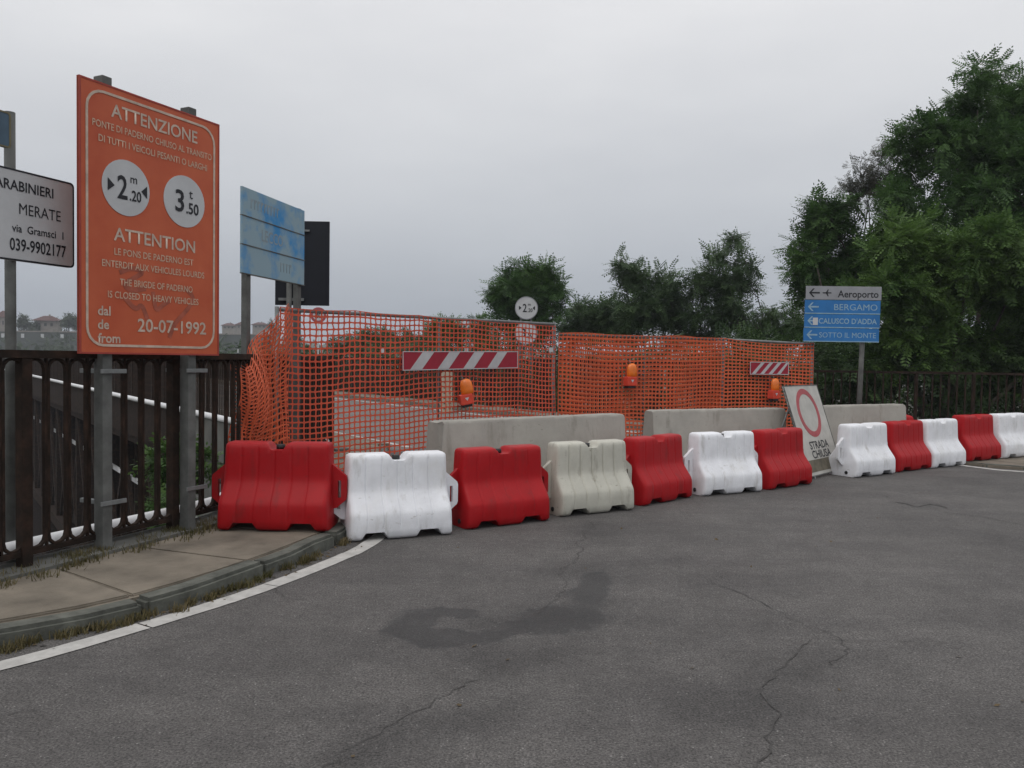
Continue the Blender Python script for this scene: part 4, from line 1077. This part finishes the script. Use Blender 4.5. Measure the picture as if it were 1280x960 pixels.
tree('robinia_tree', [(1120, 300, 42, 0), (1165, 335, 50, 0), (1225, 320, 52, -.5), (1275, 345, 55, 0), (1110, 360, 50, 0), (1150, 405, 50, 0), (1290, 400, 50, .6), (1120, 440, 45, 0), (1190, 440, 50, .8), (1245, 455, 45, 1), (1300, 460, 50, .5)], 1180, 16.5, 14000,
     'lighter green bushy tree right behind the blue direction sign', L_light, .34, .25, 18, .28, .15)
tree('robinia_tree', [(1045, 280, 34, 0), (1025, 260, 18, 0), (1010, 305, 24, 0), (1040, 330, 40, 0), (1075, 320, 36, 0), (1010, 345, 26, 0), (1050, 375, 40, 0), (1030, 410, 40, 0)], 1045, 20.5, 5200,
     'dark green tree with feathery leaves above the blue direction sign', L_robinia, .40, .22, 16, .27, .11, twigs=40)
tree('bare_tree', [(1078, 222, 32, 0), (1102, 196, 24, 0), (1062, 240, 24, 0), (1092, 245, 34, 0), (1115, 215, 26, 0)], 1110, 21.5, 1100,
     'half bare greyish tree with thin twigs between two green crowns', L_dry, .22, .22, 12, .34, .10, twigs=60, bark=mat('grey_bark', (.11, .10, .095), .9, .2, 8))
tree('robinia_tree', [(640, 350, 24, 0), (675, 340, 22, 0), (690, 362, 20, 0), (655, 375, 30, 0), (625, 368, 16, 0), (685, 392, 24, 0), (635, 400, 24, 0), (665, 412, 24, 0)], 660, 28, 3200,
     'rounded dark green tree right behind the round 2.20 sign', L_robinia, .46, .22, 17, .27, .11, twigs=30)
tree('shrub_tree', [(725, 390, 18, 0), (755, 385, 20, 0), (745, 405, 26, 0), (775, 405, 22, 0), (715, 412, 18, 0)], 745, 30, 2000,
     'low green shrub filling the gap between the two tree groups', L_mid, .46, .22, 14, .3, .08)
tree('robinia_tree', [(775, 332, 13, 0), (800, 345, 24, 0), (830, 350, 20, 0), (795, 372, 26, 0), (825, 385, 30, 0), (790, 400, 28, 0), (850, 372, 20, 0), (855, 405, 26, 0)], 815, 27.5, 2500,
     'loose mid green tree behind the net with the hanging lamp', L_mid, .46, .22, 17, .27, .11, twigs=40)
tree('robinia_tree', [(915, 303, 15, 0), (930, 330, 16, 0), (893, 322, 16, 0), (905, 348, 26, 0), (880, 352, 20, 0), (930, 355, 16, 0), (900, 380, 30, 0), (925, 398, 28, 0), (880, 405, 28, 0)], 902, 27, 2300,
     'airy tree with a tall open top before the last fence post', L_mid, .44, .22, 17, .26, .11, twigs=60)
tree('shrub_tree', [(965, 400, 18, 0), (985, 412, 18, 0), (950, 412, 18, 0), (990, 392, 14, 0), (970, 425, 20, 0)], 970, 26, 1500,
     'thin see-through shrub below the blue direction sign', L_mid, .30, .24, 8, .40, .07, twigs=30)
tree('shrub_tree', [(545, 408, 14, 0), (575, 412, 16, 0), (600, 408, 14, 0), (562, 425, 18, 0), (595, 425, 18, 0), (536, 428, 14, 0)], 570, 33, 2000,
     'sparse bright bush behind the net above the long striped board', L_light, .34, .24, 8, .42, .07, twigs=20)
tree('shrub_tree', [(450, 420, 14, 0), (475, 424, 16, 0), (500, 422, 14, 0), (465, 432, 16, 0), (430, 428, 14, 0), (515, 432, 14, 0)], 470, 42, 1500,
     'distant greyish bush behind the net beside the reflectors', L_mid, .5, .26, 8, .45, .08)
# undergrowth along the far railing and behind the bridge parapet
def mass(name, pts_, n, slen, m, label, lw=.27):
    q_ = sprigs(pts_, n, slen, lw, 4, .3, .5); o = link(name, np_quads(name, q_), m); return tag(o, label, 'undergrowth', kind='stuff')
cl = []
for i_ in range(260):
    t = random.uniform(0, 1); s_ = random.uniform(.7, 4.5); x = lerp(4.8, 16, t); y = 14.6 + s_ + (1.5 if x < 6 else 0); cl.append(((x, y, random.uniform(-1.0, 1.9)), random.uniform(.4, .75)))
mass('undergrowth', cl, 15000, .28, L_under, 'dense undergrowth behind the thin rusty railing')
cl = []
for i_ in range(300):
    s_ = random.uniform(-2, 42); w_ = random.uniform(.5, 5); p = BR0 + BD * s_ + BN * w_; z_ = hz(p.x, p.y); cl.append(((p.x, p.y, random.uniform(-.6, 1.9)), random.uniform(.45, .85)))
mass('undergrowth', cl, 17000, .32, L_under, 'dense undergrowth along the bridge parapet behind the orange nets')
# greenery in the void below the looped railing
def shrub(px, py, D, r_, n, label, m=L_light, cat='shrub', h=1.6):
    c = P(px, py, D); rt = root('shrub', Vector((c.x, c.y, c.z - h)), 0, label, cat, 'shrubs in the void below the railing'); o = rt.location
    for k in range(4):
        e = Vector((random.gauss(0, r_ * .4), random.gauss(0, r_ * .4), h + random.uniform(-.2, .3) * r_)); link('stem', tube_me('stem', bent((0, 0, -1.2), e, 5, .06), [.02, .018, .015, .012, .009, .006], 5), M_bark, rt)
    sc = sub_clumps([((c.x, c.y, c.z), r_)], 9, .45); link('foliage', np_quads('foliage', sprigs(sc, n, .2, .32) - np.array(o)), m, rt)
shrub(222, 580, 9.6, .30, 300, 'leafy shrub seen between railing bars below the orange sign')
shrub(214, 632, 9.2, .26, 220, 'low leafy shrub at the foot of the railing below the orange sign')
cl = []
for i_ in range(160):
    x = random.uniform(-14, -3.6); y = random.uniform(6.5, 16); 
    if (Vector((x, y, 0)) - BL0).dot(BN) > -1.2: continue
    cl.append(((x, y, hz(x, y) + random.uniform(.0, .5)), random.uniform(.4, .8)))
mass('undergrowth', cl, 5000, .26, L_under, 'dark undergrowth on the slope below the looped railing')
# dry grass along the railing foot and the gutter
def blades(pts_, n, h, spread, label):
    base = np.array([tuple(p) for p in pts_])[rng.integers(0, len(pts_), n)] + rng.normal(0, 1, (n, 3)) * np.array([spread, spread, 0])
    a = rng.uniform(0, 6.28, n); H = h * rng.uniform(.4, 1.3, n); d = np.stack([np.cos(a), np.sin(a), np.zeros(n)], 1); s_ = np.stack([-np.sin(a), np.cos(a), np.zeros(n)], 1) * .004
    tip = base + d * (H * rng.uniform(.1, .9, n))[:, None]; tip[:, 2] += H; mid = (base + tip) / 2; mid[:, 2] += H * .12
    o = link('grass', np_quads('grass', np.stack([base - s_, base + s_, mid * .3 + tip * .7 + s_ * .5, tip], 1).reshape(-1, 3)), L_grass)
    return tag(o, label, 'grass', kind='stuff')
gp = []
for p, t in along([q for q in rail_path if q.y < 9], .07):
    if p.y < 3: continue
    k_ = int(4 * max(0, random.gauss(.6, .7)))
    for _ in range(k_ + 1): w_ = -abs(random.gauss(.05, .12)); gp.append(p + Vector((-t.y, t.x, 0)) * w_ + Vector((0, 0, .09)))
blades(gp, 6500, .055, .04, 'dry grass tufts along the foot of the looped railing')
gp = []
for p, t in along(kp, .06):
    if 3 < p.y < 7 and random.random() < .75: gp.append(p + Vector((t.y, -t.x, 0)) * abs(random.gauss(.0, .035)) + Vector((0, 0, .0)))
blades(gp, 2600, .045, .02, 'short grass growing in the gutter along the kerb')

lt = []
for p, t in along(kp, .03):
    if 3 < p.y < 7.5 and random.random() < .8: lt.append(p + Vector((t.y, -t.x, 0)) * abs(random.gauss(.03, .10)) + Vector((0, 0, .006)))
for _ in range(70): lt.append(Vector((random.uniform(-1, 6), random.uniform(2.5, 10), .006)))
base = np.array([tuple(p) for p in lt]); a_ = rng.uniform(0, 6.28, len(lt)); k_ = rng.uniform(.004, .013, len(lt)); e1 = np.stack([np.cos(a_), np.sin(a_), rng.normal(0, .25, len(lt))], 1) * k_[:, None] * 1.6; e2 = np.stack([-np.sin(a_), np.cos(a_), rng.normal(0, .25, len(lt))], 1) * k_[:, None]
tag(link('debris', np_quads('debris', np.stack([base - e1, base - e2, base + e1, base + e2], 1).reshape(-1, 3)), mat('dry_litter', (.09, .065, .035), .9, .5, 30)), 'bits of dry leaf litter along the kerb and on the road', 'litter', kind='stuff')
# ------------------------------------------------------------------ far bank of the valley
M_roof = mat('roof_tiles', (.09, .045, .04), .9, .25, 2); M_wallh = mat('house_plaster', (.24, .215, .19), .9, .15, 1); M_win = mat('dark_window', (.03, .03, .035), .4); M_towerc = mat('tower_grey', (.25, .27, .32), .9, .1, .2)
def house(px, py_base, w_px, h_px, D, label, roof=True, yaw=12):
    c = P(px, py_base, D); w_ = w_px * D / F; h_ = h_px * D / F; d_ = w_ * .7
    rt = root('house', Vector((c.x, c.y, c.z)), R(yaw), label, 'house', 'houses on the far bank')
    link('wall', box_me('wall', -w_ / 2, w_ / 2, 0, d_, -6, h_), M_wallh if roof else M_towerc, rt)
    if roof:
        e = .12 * w_; rh = h_ * .55
        v_ = [(-w_ / 2 - e, -e, h_), (w_ / 2 + e, -e, h_), (w_ / 2 + e, d_ + e, h_), (-w_ / 2 - e, d_ + e, h_), (-w_ * .18, d_ / 2, h_ + rh), (w_ * .18, d_ / 2, h_ + rh)]
        rf = link('roof', pyd('roof', v_, [(0, 1, 5, 4), (1, 2, 5), (2, 3, 4, 5), (3, 0, 4), (3, 2, 1, 0)]), M_roof, rt)
        link('chimney', box_me('chimney', w_ * .05, w_ * .12, d_ * .4, d_ * .5, h_ + rh * .5, h_ + rh * 1.25), M_wallh, rf)
    for k in range(3): link('window', box_me('window', -w_ * .33 + k * w_ * .27, -w_ * .22 + k * w_ * .27, -.05, .1, h_ * .45, h_ * .75), M_win, rt)
house(57, 413, 26, 12, 235, 'far house with a dark red roof beside the grey sign pole')
house(4, 413, 16, 16, 250, 'far plaster house behind the grey sign pole')
house(286, 413, 16, 6, 300, 'far low house seen just past the orange board edge')
house(303, 413, 15, 7, 330, 'far low house next to the faded sign post')
house(325, 412, 18, 6, 320, 'far low house above the loose folds of net')
house(590, 410, 10, 15, 640, 'far grey tower block above the net line', False)
def far_tree(px, py, r_px, D, label):
    lob = [(px + random.uniform(-.5, .5) * r_px, py + random.uniform(-.35, .5) * r_px, r_px * random.uniform(.5, .7), 0) for _ in range(5)]
    tree('far_tree', lob, px, D, 420, label, L_far, .9, .5, 6, .5, .3, group='trees on the far bank', pairs=2)
for i_, (px, py, r_) in enumerate(((30, 402, 11), (45, 410, 7), (72, 407, 10), (86, 398, 12), (98, 402, 11), (345, 408, 8))):
    far_tree(px, py, r_, 228 + 6 * (i_ % 3), ('far tree right behind the grey sign pole', 'far small tree before the red roofed house', 'far tree beside the red roofed house', 'far tall tree left of the orange board', 'far tree touching the orange board edge', 'far tree above the loose net folds')[i_])
wl0, wl1 = P(-60, 428, 215), P(340, 434, 215); wd_ = wl1 - wl0; fw = root('retaining_wall', Vector((wl0.x, wl0.y, wl0.z)), math.atan2(wd_.y, wd_.x), 'long grey wall on the far bank below the houses', 'wall')
WL = math.hypot(wd_.x, wd_.y); link('wall', box_me('wall', 0, WL, 0, 1, -6, 3.1), mat('far_wall', (.07, .08, .075), .9, .2, .15), fw); link('coping', box_me('coping', 0, WL, -.15, 1.15, 3.1, 3.4), M_wallh, fw)
for k in range(9): link('opening', box_me('opening', 8 + k * 5.3, 8.8 + k * 5.3, -.1, .1, 1.5, 2.6), M_signwhite, fw)
cl = []
for i_ in range(420):
    s_ = random.uniform(165, 215); w_ = random.uniform(-70, 60); p = BL0 + BD * s_ + BN * w_; cl.append(((p.x, p.y, hz(p.x, p.y) + random.uniform(.5, 3.5)), random.uniform(1.5, 3.2)))
mass('distant_wood', cl, 7000, 1.3, L_far, 'dark wooded slope of the far bank', .5)['category'] = 'wood'
cl = []
for i_ in range(300):
    s_ = random.uniform(260, 560); w_ = random.uniform(-230, 260); p = BL0 + BD * s_ + BN * w_; cl.append(((p.x, p.y, hz(p.x, p.y) + random.uniform(.5, 2.5)), random.uniform(2, 4)))
mass('distant_wood', cl, 4000, 2.2, L_far, 'hazy wooded land beyond the far bank', .5)['category'] = 'wood'

# ------------------------------------------------------------------ air
HAZE = .0007
if HAZE:
    hm = bpy.data.materials.new('haze_air'); hm.use_nodes = True; hn = hm.node_tree.nodes; hn.clear()
    ho = hn.new('ShaderNodeOutputMaterial'); hv = hn.new('ShaderNodeVolumePrincipled'); hv.inputs['Color'].default_value = (.86, .9, .97, 1); hv.inputs['Density'].default_value = HAZE
    hm.node_tree.links.new(hv.outputs[0], ho.inputs['Volume'])
    tag(link('haze', box_me('haze', -4300, 4300, -4300, 4300, -60, 42), hm), 'pale grey haze filling the air', 'haze', kind='stuff')
